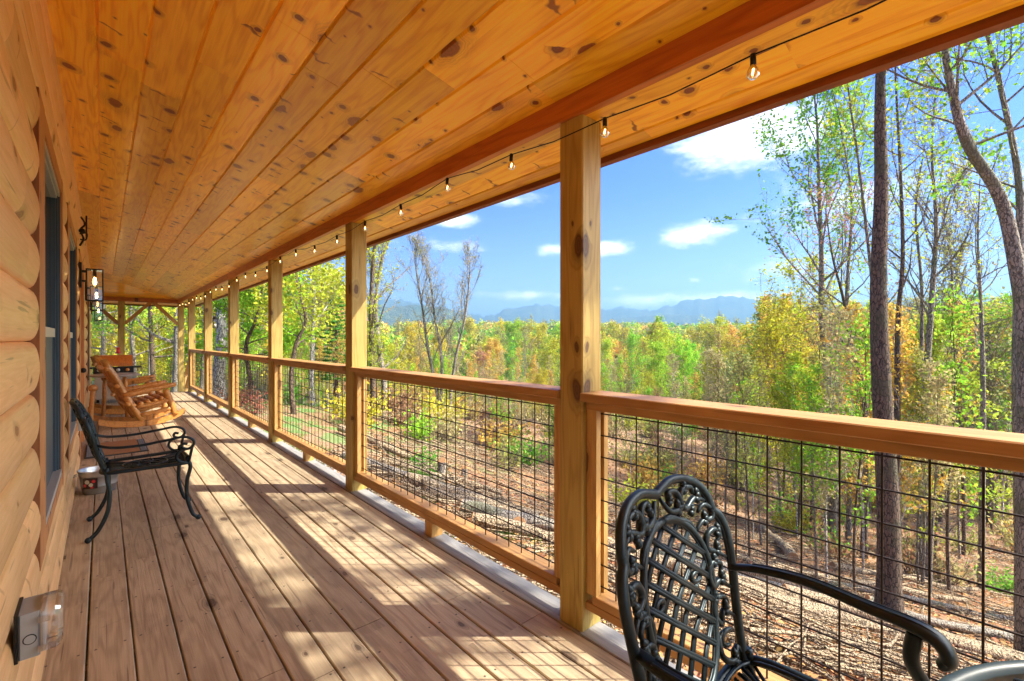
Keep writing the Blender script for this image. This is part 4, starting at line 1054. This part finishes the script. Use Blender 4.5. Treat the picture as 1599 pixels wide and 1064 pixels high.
# bay two bare clump
for px, pth, lab in ((668,[(690,742),(686,640),(668,540),(660,480),(650,420),(648,388)],'leftmost stem of the bare tree clump in the second bay'),
                (696,[(698,740),(690,640),(690,560),(680,500),(672,440),(660,400)],'middle stem of the bare tree clump in the second bay'),
                (704,[(705,738),(702,640),(712,560),(726,500),(733,440),(735,402)],'rightmost stem of the bare tree clump, leaning right')):
    hero(px, 24.0, 'bare_tree', lab, OLIVE, 'bark_grey', r=.12, path=pth, fb=.32, nl1=20, nl2=6, nl3=4, leaf=.03, nleaf=1, spread=.30, up=.95)
hero(600, 20.0, 'bare_tree', 'tall bare tree beside the second porch post', OLIVE, 'bark_grey', r=.16,
     path=[(602,730),(600,600),(588,500),(592,430),(610,370),(640,330)], fb=.25, nl1=24, nl2=6, nl3=5, leaf=.04, nleaf=1, spread=.28, up=.95)
hero(583, 17.0, 'bare_tree', 'dark bare trunk right behind the second porch post', YGREEN, 'bark_dark', r=.15,
     path=[(586,740),(583,600),(580,480),(586,380),(600,300)], fb=.3, nl1=20, nl2=6, nl3=4, leaf=.05, nleaf=2, spread=.24, up=.8)
hero(490, 17.0, 'birch', 'pale birch-like trunk in the third railing bay', YGREEN, 'bark_pale', r=.115,
     path=[(487,700),(487,600),(490,500),(492,420),(494,360),(500,250)], fb=.35, nl1=20, nl2=6, nl3=5, leaf=.07, nleaf=4, spread=.28)
hero(462, 14.0, 'twisted_tree', 'dark twisted tree left of the pale birch', YGREEN, 'bark_dark', r=.09,
     path=[(452,690),(455,600),(462,540),(478,500),(466,450),(460,400),(472,340)], fb=.3, nl1=18, nl2=6, nl3=5, leaf=.06, nleaf=3, spread=.36, up=.3)
hero(395, 15.0, 'twisted_tree', 'dark branching tree between the third and fourth posts', LIME, 'bark_dark', r=.10,
     path=[(388,680),(392,600),(385,540),(400,500),(410,450),(412,380)], fb=.3, nl1=20, nl2=6, nl3=5, leaf=.07, nleaf=5, spread=.4, up=.3)
hero(344, 17.0, 'sycamore', 'big pale sycamore trunk seen between fourth and fifth posts', YGREEN, 'bark_pale', r=.28,
     path=[(340,665),(341,600),(346,540),(345,480),(342,430),(338,380),(330,300)], fb=.35, nl1=16, nl2=6, nl3=5, leaf=.07, nleaf=3, spread=.35)
for i,(px,d_,r_,c_,lab) in enumerate(((217,24,.13,LIME,'leftmost of the tree trunks seen through the end of the porch'),(229,27,.10,LIME,'thin tree trunk second from left through the porch end'),
        (241,23,.13,GREEN,'dark tree trunk in the middle of the porch end view'),(272,21,.2,YGREEN,'reddish tree trunk right beside the corner post'),(150,26,.14,YGREEN,'tree seen just past the end of the log wall'),
        (198,34,.14,LIME,'leafy tree behind the middle end post'),(310,24,.12,YGREEN,'dark trunk between the last two railing posts'))):
    hero(px, d_, 'woodland_tree', lab, c_, 'bark_grey' if i != 2 else 'bark_dark', top=430-330, r=r_, fb=.16, nl1=26, nl2=5, nl3=4, leaf=.075, nleaf=4, spread=.20, up=.15)
# pine
def pine(px, d, top, lab, seed=1, group=None):
    x, y = at(px, d); z = gz(x,y); H = EYE+(530-top)/F*d-z; rg = np.random.RandomState(seed)
    tr, cr = MB(), MB(); tr.tube([(0,0,-.3),(.05,0,H*.5),(0,.03,H)],[H*.014+.03,H*.01+.02,.01],8)
    N = []
    for i in range(60):
        t_ = .22+.76*(i/60.); zz = H*t_; L = H*.26*(1-t_)**.75+.15; a = i*2.4
        d_ = np.array([math.cos(a),math.sin(a),.12]); p = np.array([0,0,zz]); e = p+d_*L; e[2] -= L*.05
        cr.tube([p,(p+e)/2+[0,0,.03*L],e],[.02,.012,.004],3,0,False)
        for k_ in range(int(10+L*14)):
            f_ = rg.uniform(.2,1); c_ = p+(e-p)*f_+np.array([-d_[1],d_[0],0])*rg.normal(0,.2*L*(1.1-f_)); N.append(c_)
    N = np.repeat(np.array(N),5,axis=0); n = len(N); u = rg.normal(0,1,(n,3)); u[:,2] = np.abs(u[:,2])*.5; u /= np.linalg.norm(u,axis=1)[:,None]
    w_ = np.cross(u, rg.normal(0,1,(n,3))); w_ /= np.linalg.norm(w_,axis=1)[:,None]; s_ = .13
    V = np.stack([N-w_*.02,N+w_*.02,N+u*s_+w_*.012,N+u*s_-w_*.012],axis=1).reshape(-1,3)
    cr.add(V,[(4*i,4*i+1,4*i+2,4*i+3) for i in range(n)],1)
    return mk(meshes_of(tr,cr,M['bark_dark']),'pine_tree',lab,x,y,(.13,.32,.06),group=group)
pine(524, 19, 458, 'bright green young pine left of the second porch post', 2)
pine(1545, 26, 480, 'dark green pine among the bare trees at far right', 5)
pine(1440, 34, 500, 'small dark pine behind the double-stemmed tree', 6)

# forest variants
VAR = []
for i in range(14):
    leafy = i % 7
    H = 10.0
    kw = dict(fb=.12+.05*(i%3), nl1=26, nl2=6, nl3=4, leaf=[.085,.09,.07,.09,.06,.085,.05][leafy], nleaf=[5,6,3,5,1,4,1][leafy], spread=[.40,.46,.38,.43,.33,.46,.30][leafy], up=[.55,.45,.7,.5,.8,.45,.9][leafy])
    tr, cr = gen_tree(300+i, H, .06+.02*(i%3), rmin=.006, **kw)
    VAR.append(meshes_of(tr, cr, M['bark_grey'] if i%2 else M['bark_dark']))
rg = random.Random(77)
KINDS = [('yellow-green tree in the woods', [YGREEN,YEL]), ('bright green tree in the woods', [GREEN,LIME]), ('orange budding tree in the woods', [ORANGE]),
         ('grey-brown bare tree in the woods', [TAN,OLIVE]), ('red budding maple in the woods', [RED])]
placed = []; cnt = 0; tries = 0
while cnt < 285 and tries < 60000:
    tries += 1
    px = rg.uniform(170, 1680)
    u = rg.random()
    d_ = 17+ (u**1.25)*125
    if px < 560 and d_ < 22: continue
    if 640 < px < 900 and d_ < 26 and rg.random() < .8: continue
    x, y = at(px, d_)
    if any((x-a)**2+(y-b_)**2 < (1.3+.022*d_)**2 for a, b_ in placed): continue
    placed.append((x, y)); z = gz(x, y)
    if 560 < px < 1190: topy = rg.uniform(508, 545) if d_ > 85 else rg.uniform(525, 580) if d_ > 45 else rg.uniform(565, 640)
    elif px >= 1190: topy = rg.uniform(482, 545) if d_ > 30 else rg.uniform(485, 600)
    else: topy = rg.uniform(430, 510)
    H = EYE+(530-topy)/F*d_-z; H = max(3.0, min(20, H))
    r = rg.random(); gzone = 1 if (900 < px < 1010 or 1020 < px < 1100 or px < 330) else 0
    if r < .44: kd = 0
    elif r < .58+.22*gzone: kd = 1
    elif r < .66+.2*gzone: kd = 2
    elif r < .975: kd = 3
    else: kd = 4
    tallb = px >= 1250 and d_ < 30 and rg.random() < .25
    if tallb: kd = 3; topy = rg.uniform(250, 450); H = min(20, EYE+(530-topy)/F*d_-z)
    if tallb: vi = 6
    elif kd == 3: vi = rg.choice([4,6,11,13,2,9])
    elif kd == 4: vi = rg.choice([2,4,9,11])
    else: vi = rg.choice([0,1,3,5,7,8,10,12,2,9])
    c_ = rg.choice(KINDS[kd][1]); c_ = tuple(v*rg.uniform(.8,1.15) for v in c_)
    zone = 'left bays' if px < 560 else 'second bay' if px < 900 else 'first bay right of the post' if px < 1190 else 'right side of the view'
    lb_ = KINDS[kd][0]+(', near, ' if d_ < 40 else ', midway, ' if d_ < 85 else ', far off, ')+zone
    o = mk(VAR[vi], 'woodland_tree', lb_, x, y, c_, group='woods: '+lb_, sc=H/10*rg.uniform(.9,1.1), rz=rg.uniform(0,6.28), sz=H/10)
    cnt += 1
SV = []
for i in range(6):
    tr, cr = gen_tree(600+i, 8.0, .04+.01*(i%3), rmin=.005, fb=.12+.08*(i%3), nl1=16, nl2=5, nl3=2, leaf=.06, nleaf=[2,3,1,3,2,4][i], spread=.2, up=.9, sides=5)
    SV.append(meshes_of(tr, cr, M[['bark_grey','bark_twig','bark_grey','bark_pale','bark_dark','bark_grey'][i]]))
cnt = 0
while cnt < 295:
    px = rg.uniform(440, 1650); d_ = (10 if px > 1150 else 16)+rg.random()**1.3*50; x, y = at(px, d_)
    if cnt % 5 < 2: px = rg.uniform(565, 980); d_ = rg.uniform(24, 44); x, y = at(px, d_)
    if 600 < px < 880 and d_ < 24: continue
    z = gz(x, y); topy = rg.uniform(550, 640) if px < 1190 else rg.uniform(480, 600); H = max(2.5, min(14, EYE+(530-topy)/F*d_-z))
    zone = 'left bays' if px < 560 else 'second bay' if px < 900 else 'first bay' if px < 1190 else 'right side'
    lb_ = 'thin-stemmed sapling with sparse leaves in the understory, '+('near, ' if d_ < 30 else 'farther back, ')+zone
    mk(SV[rg.randrange(6)], 'young_tree', lb_, x, y, rg.choice([YGREEN,OLIVE,TAN,LIME,ORANGE]), group='understory: '+lb_, sc=H/8, rz=rg.uniform(0,6.28)); cnt += 1
# sun-side trees, out of frame, that dapple the deck
for i,(x,y,sd_) in enumerate(((7.6,-3.0,1),)):
    tr, cr = gen_tree(900+i, 11.5+gz(x,y)*-1, .15, fb=.45, nl1=14, nl2=4, nl3=4, leaf=.07, nleaf=4, spread=.2, up=.6)
    mk(meshes_of(tr, cr, M['bark_grey']), 'woodland_tree', ['sparse leafy tree beside the porch, right of the picture','sparse taller tree beyond the porch corner, right of the picture'][i], x, y, GREEN)

# shrubs
def shrub_mesh(seed, leaf=.05, n=26):
    rg_ = np.random.RandomState(seed); b_ = MB(); C = []
    for i in range(n+(14 if seed%2 else 0)):
        a = rg_.uniform(0,6.28); d = unit(np.array([math.cos(a)*.6,math.sin(a)*.6,1])+rg_.normal(0,.2,3)); L = rg_.uniform(.5,1.05)
        p = [np.array([math.cos(a)*.05,math.sin(a)*.05,-.05])]
        for k_ in range(5): d = unit(d+rg_.normal(0,.18,3)); p.append(p[-1]+d*L/5)
        b_.tube(p, np.linspace(.009,.003,6), 3, 0, False)
        for q in p[2:]:
            for _ in range(5 if seed%2 == 0 else 2): C.append(q+rg_.normal(0,.08,3))
    C = np.array(C); m_ = len(C); u = rg_.normal(0,1,(m_,3)); u /= np.linalg.norm(u,axis=1)[:,None]; w_ = np.cross(u,rg_.normal(0,1,(m_,3))); w_ /= np.linalg.norm(w_,axis=1)[:,None]
    s_ = leaf*rg_.uniform(.6,1.3,m_)[:,None]
    V = np.stack([C-u*s_,C+w_*s_*.6,C+u*s_,C-w_*s_*.6],axis=1).reshape(-1,3); b_.add(V,[(4*i,4*i+1,4*i+2,4*i+3) for i in range(m_)],1)
    o_ = b_.build('foliage',[M['bark_twig'],M['leaf']]); me = o_.data; bpy.data.objects.remove(o_); return me
SH = [shrub_mesh(i) for i in range(5)]
def shrub(x, y, s_, col, lab, group='undergrowth shrubs on the slope', nm='shrub'):
    return mk([('foliage', SH[int(abs(x*7+y*3))%5])], nm, lab, x, y, col, 'shrub', group, s_, x*3.1)
x,y = at(808,17); shrub(x,y,1.35,(.22,.5,.05),'bright green sapling bush in the middle of the second bay')
x,y = at(662,11.5); shrub(x,y,.55,(.14,.42,.04),'low bright green bush beside the stump in the second bay')
x,y = at(455,16); shrub(x,y,.9,(.14,.36,.04),'green bush low in the third bay')
x,y = at(372,14); shrub(x,y,.8,(.42,.17,.11),'reddish shrub between the third and fourth posts')
x,y = at(398,13); shrub(x,y,.7,(.42,.17,.11),'red shrub closest to the third porch post')
for i in range(290):
    px = rg.uniform(560,1640); d_ = rg.uniform(13,64); x,y = at(px,d_)
    nm_, c_ = rg.choice([('yellow-green',YGREEN),('yellow',YEL),('lime green',LIME),('orange-brown',ORANGE),('olive',OLIVE),('tan',TAN),('tan',TAN),('tan',TAN),('brown',(.34,.2,.1)),('brown',(.34,.2,.1)),('olive',OLIVE),('green',GREEN)]); zn = 'second bay' if px < 900 else 'first bay' if px < 1190 else 'right side'
    lb_ = 'small %s shrub in the undergrowth, %s%s' % (nm_, 'near, ' if d_ < 28 else 'farther, ', zn)
    shrub(x,y,rg.uniform(.7,1.3)+.022*d_,c_,lb_,'undergrowth: '+lb_)

# far woodland as one mass of crowns (stuff)
CL = [YGREEN,GREEN,LIME,ORANGE,OLIVE,TAN,DGREEN,YEL]
fm = [leafmat('far_leaf_%s' % n_, c_, .3, .35) for n_, c_ in zip(['yellow_green','green','lime','orange','olive','tan','dark','yellow'],CL)]
b = MB(); rgn = np.random.RandomState(5)
Vs = []; mis = []
for i in range(3600):
    d_ = 105+rgn.rand()**1.3*620
    px = rgn.uniform(120,1700); x,y = at(px,d_); zg = gz(x,y)
    R_ = rgn.uniform(2.6,5.0); Hh = rgn.uniform(10,15.5); n = int(130 if d_ < 250 else 70)
    kind_ = rgn.choice(8, p=[.30,.15,.14,.09,.11,.09,.03,.09])
    dirs = rgn.normal(0,1,(n,3)); dirs /= np.linalg.norm(dirs,axis=1)[:,None]; dirs[:,2] = np.abs(dirs[:,2])*1.15-.25
    lump = 1+.28*np.sin(dirs[:,0]*5+i)+.22*np.sin(dirs[:,1]*6+i*2)
    C = np.array([x,y,zg+Hh-R_*.8])+dirs*R_*(lump*(.72+.28*rgn.rand(n)))[:,None]*np.array([1,1,1.0])
    u = rgn.normal(0,1,(n,3)); u /= np.linalg.norm(u,axis=1)[:,None]; w_ = np.cross(u,rgn.normal(0,1,(n,3))); w_ /= np.linalg.norm(w_,axis=1)[:,None]
    s_ = (.42+d_*.0012)*rgn.uniform(.6,1.3,n)[:,None]
    Vs.append(np.stack([C-u*s_,C+w_*s_*.7,C+u*s_,C-w_*s_*.7],axis=1).reshape(-1,3)); mis.append(np.full(n,kind_))
V = np.concatenate(Vs); mi = np.concatenate(mis)
b.v = [V]; b.n = len(V); b.f = [(4*i,4*i+1,4*i+2,4*i+3) for i in range(len(V)//4)]; b.mi = mi.tolist()
wd_ = b.build('distant_woodland', fm); tag(wd_, 'mass of spring treetops filling the valley below the mountains', 'woodland', kind='stuff')

# ================================================================ ground debris
b = MB(); rgn = np.random.RandomState(9)
def gpt(x, y, dz=0): return (x, y, gz(x,y)+dz)
for i in range(3500):
    px = rgn.uniform(560,1660); d_ = (3.6+rgn.rand()**1.1*15) if i < 2300 else rgn.uniform(14,34); x,y = at(px,d_)
    if x < 2.6: continue
    if d_ > 5.5 and mnoise.noise(Vector((x*.35,y*.35,11))) < rgn.uniform(-.35,.25): continue
    L = rgn.uniform(.4,2.6)*(1 if d_ < 9 else 1.4); a = rgn.normal(R(-35) if px > 1000 else R(-50), .85); r = rgn.uniform(.004,.016)*(1 if L < 1.5 else 1.5)
    lift = abs(rgn.normal(0,.10)); k_ = 5
    bend = rgn.normal(0,.12,2)
    pts = []
    for j in range(k_):
        q = j/(k_-1)-.5; xx = x+math.cos(a)*L*q+bend[0]*L*q*q; yy = y+math.sin(a)*L*q+bend[1]*L*q*q
        pts.append(gpt(xx,yy,.02+lift+(.25 if False else 0)*q+L*.06*q*rgn.normal(0,1)))
    b.tube(pts, np.linspace(r,r*.4,k_), 4, 0, False)
tag(b.build('brush_debris', M['stick'], smooth=True), 'tangle of dead sticks and cut branches covering the slope below the railing', 'brush', kind='stuff')
FL = [(640,9.2,3.2,.09,-60),(735,8.4,2.6,.13,-58),(790,7.6,3.0,.10,-62),(830,7.0,2.2,.12,-50),(600,12,3.0,.1,-65),(1210,14.5,5.0,.14,28),(1290,9.0,5.5,.09,-46),(1380,7.6,6.0,.10,-42),(1480,7.4,5.0,.11,-48),
      (1190,8.0,4.0,.12,-44),(1120,7.0,3.6,.11,-46),(1330,11.0,6.0,.08,-38),(1500,10.5,6.0,.07,-44),(1420,12.5,5.0,.08,-30),(1240,6.6,3.4,.10,-44),(1560,8.8,4.5,.09,-52),(870,6.4,2.4,.10,-50),(690,10.5,2.8,.08,-35)]
LBL = ['grey log lying nearest the left stump','thick split log pile piece below the second bay','pale log at the middle of the second bay brush pile','log beside the first porch post under the brush','weathered log far left in the brush','pale fallen trunk slanting up toward the woods','long thin log left of the dark trunk','long log passing the foot of the dark trunk','log below the armrest at right','log behind the chair back','short log behind the chair left side','long thin branch log crossing behind the dark trunk','far log at the right among brush','thin log higher on the slope','log closest to the chair armrest','log at the right edge','dark log just outside the deck edge','thin grey log behind the stump']
for i,(px,d_,L,r,a) in enumerate(FL):
    x,y = at(px,d_); a = R(a); rgl = np.random.RandomState(i)
    pts = [gpt(x+math.cos(a)*L*q, y+math.sin(a)*L*q, r*.9+.08*rgl.rand()) for q in np.linspace(-.5,.5,8)]
    t_ = thing('fallen_log', LBL[i], 'log', pts[0], 0, 'fallen logs in the brush')
    p0 = np.array(pts[0]); bb_ = MB(); bb_.tube([np.array(p)-p0 for p in pts], np.linspace(r,r*.7,8)*(1+rgl.uniform(-.06,.06,8)), 10, 0, False); bb_.build('stem', M['stick'] if i%3 else M['bark_grey'], t_, True)
    d1 = unit(np.array(pts[0])-np.array(pts[1])); bb_ = MB(); bb_.tube([d1*0.0,d1*.012],[r*.99,r*.95],12); bb_.build('cut_end', M['cutwood'], t_)
for px,d_,h_,r,lab in ((690,10.6,.42,.10,'broken stump standing in the second bay brush'),(809,6.6,.16,.11,'low stump with orange cut face near the first post'),(725,12,.22,.08,'small low stump right of the broken stump')):
    x,y = at(px,d_); t_ = thing('tree_stump', lab, 'stump', gpt(x,y), 0, 'stumps in the brush'); bb_ = MB(); bb_.tube([(0,0,-.2),(0,0,h_*.4),(.02,0,h_)],[r*1.3,r*1.05,r],14,0,False); bb_.build('stem', M['bark_grey'], t_, True)
    bb_ = MB(); bb_.tube([(.02,0,h_-.01),(.0,-.01,h_+.012)],[r*.99,r*.94],14); bb_.build('cut_face', M['cutwood'], t_)
# litter and grass
def flakes(n, fn, s0, s1, name, mat_, lab, flat=True, blade=False):
    P = []
    for i in range(n):
        x,y = fn(i)
        if x < 1.95 and y < 14.5: continue
        P.append((x,y,gz(x,y)+(.015 if flat else .0)))
    C = np.array(P); m_ = len(C); C[:,2] += np.abs(rgn.normal(0,.025 if flat else 0,m_)) if flat else 0
    if blade:
        a = rgn.uniform(0,6.28,m_); s_ = rgn.uniform(s0,s1,m_); tip = C+np.stack([rgn.normal(0,.3,m_)*s_,rgn.normal(0,.3,m_)*s_,s_],1); sd2 = np.stack([np.cos(a),np.sin(a),a*0],1)*.006
        V = np.stack([C-sd2,C+sd2,tip],1).reshape(-1,3); f = [(3*i,3*i+1,3*i+2) for i in range(m_)]
    else:
        u = rgn.normal(0,1,(m_,3)); u[:,2] *= .35; u /= np.linalg.norm(u,axis=1)[:,None]; w_ = np.cross(u,np.array([0,0,1.])+rgn.normal(0,.35,(m_,3))); w_ /= np.linalg.norm(w_,axis=1)[:,None]
        s_ = rgn.uniform(s0,s1,m_)[:,None]; V = np.stack([C-u*s_,C+w_*s_*.6,C+u*s_,C-w_*s_*.6],1).reshape(-1,3); f = [(4*i,4*i+1,4*i+2,4*i+3) for i in range(m_)]
    q = MB(); q.add(V,f); tag(q.build(name,mat_),lab,name.split('_')[-1],kind='stuff')
def f1(i):
    d_ = 3.2+rgn.rand()**1.2*26; return at(rgn.uniform(560,1680), d_)
flakes(42000, f1, .025, .07, 'leaf_litter', M['litter'], 'brown and rust dead leaves strewn over the slope')
M['gravel'] = plain('gravel', (.36,.34,.32), .9, 0, 8, .4)
def f2(i):
    if i % 3 == 0: x,y = at(rgn.normal(665,14), rgn.uniform(9.5,12)); return x,y
    y = rgn.uniform(4,30); x = rgn.uniform(2.0,4.5) if y < 12 else rgn.uniform(2.5,10)
    return (x,y) if mnoise.noise(Vector((x*.8,y*.8,0))) > .05 or y > 13 else (2.0+rgn.rand()*.6, rgn.uniform(1,9))
flakes(22000, f2, .05, .16, 'yard_grass', M['grass'], 'short green grass along the deck edge and on the yard', False, True)
def f3(i): return rgn.uniform(1.98,3.1)+.25*math.sin(i), rgn.uniform(-1.5,12)
flakes(9000, f3, .012, .04, 'gravel_strip', M['gravel'], 'grey crushed stone strip beside the deck')

# ================================================================ haze
b = MB(); b.box(-5400,5400,-5400,5400,-40,255)
hz = b.build('haze', []); 
vm_, t, out = newmat('haze_air')
pv = t.new('ShaderNodeVolumePrincipled', {'Color': (.23,.44,.64,1), 'Density': .0005, 'Anisotropy': .2}); t.l.new(pv.outputs[0], out.inputs['Volume'])
hz.data.materials.append(vm_); tag(hz, None, None, kind='stuff')
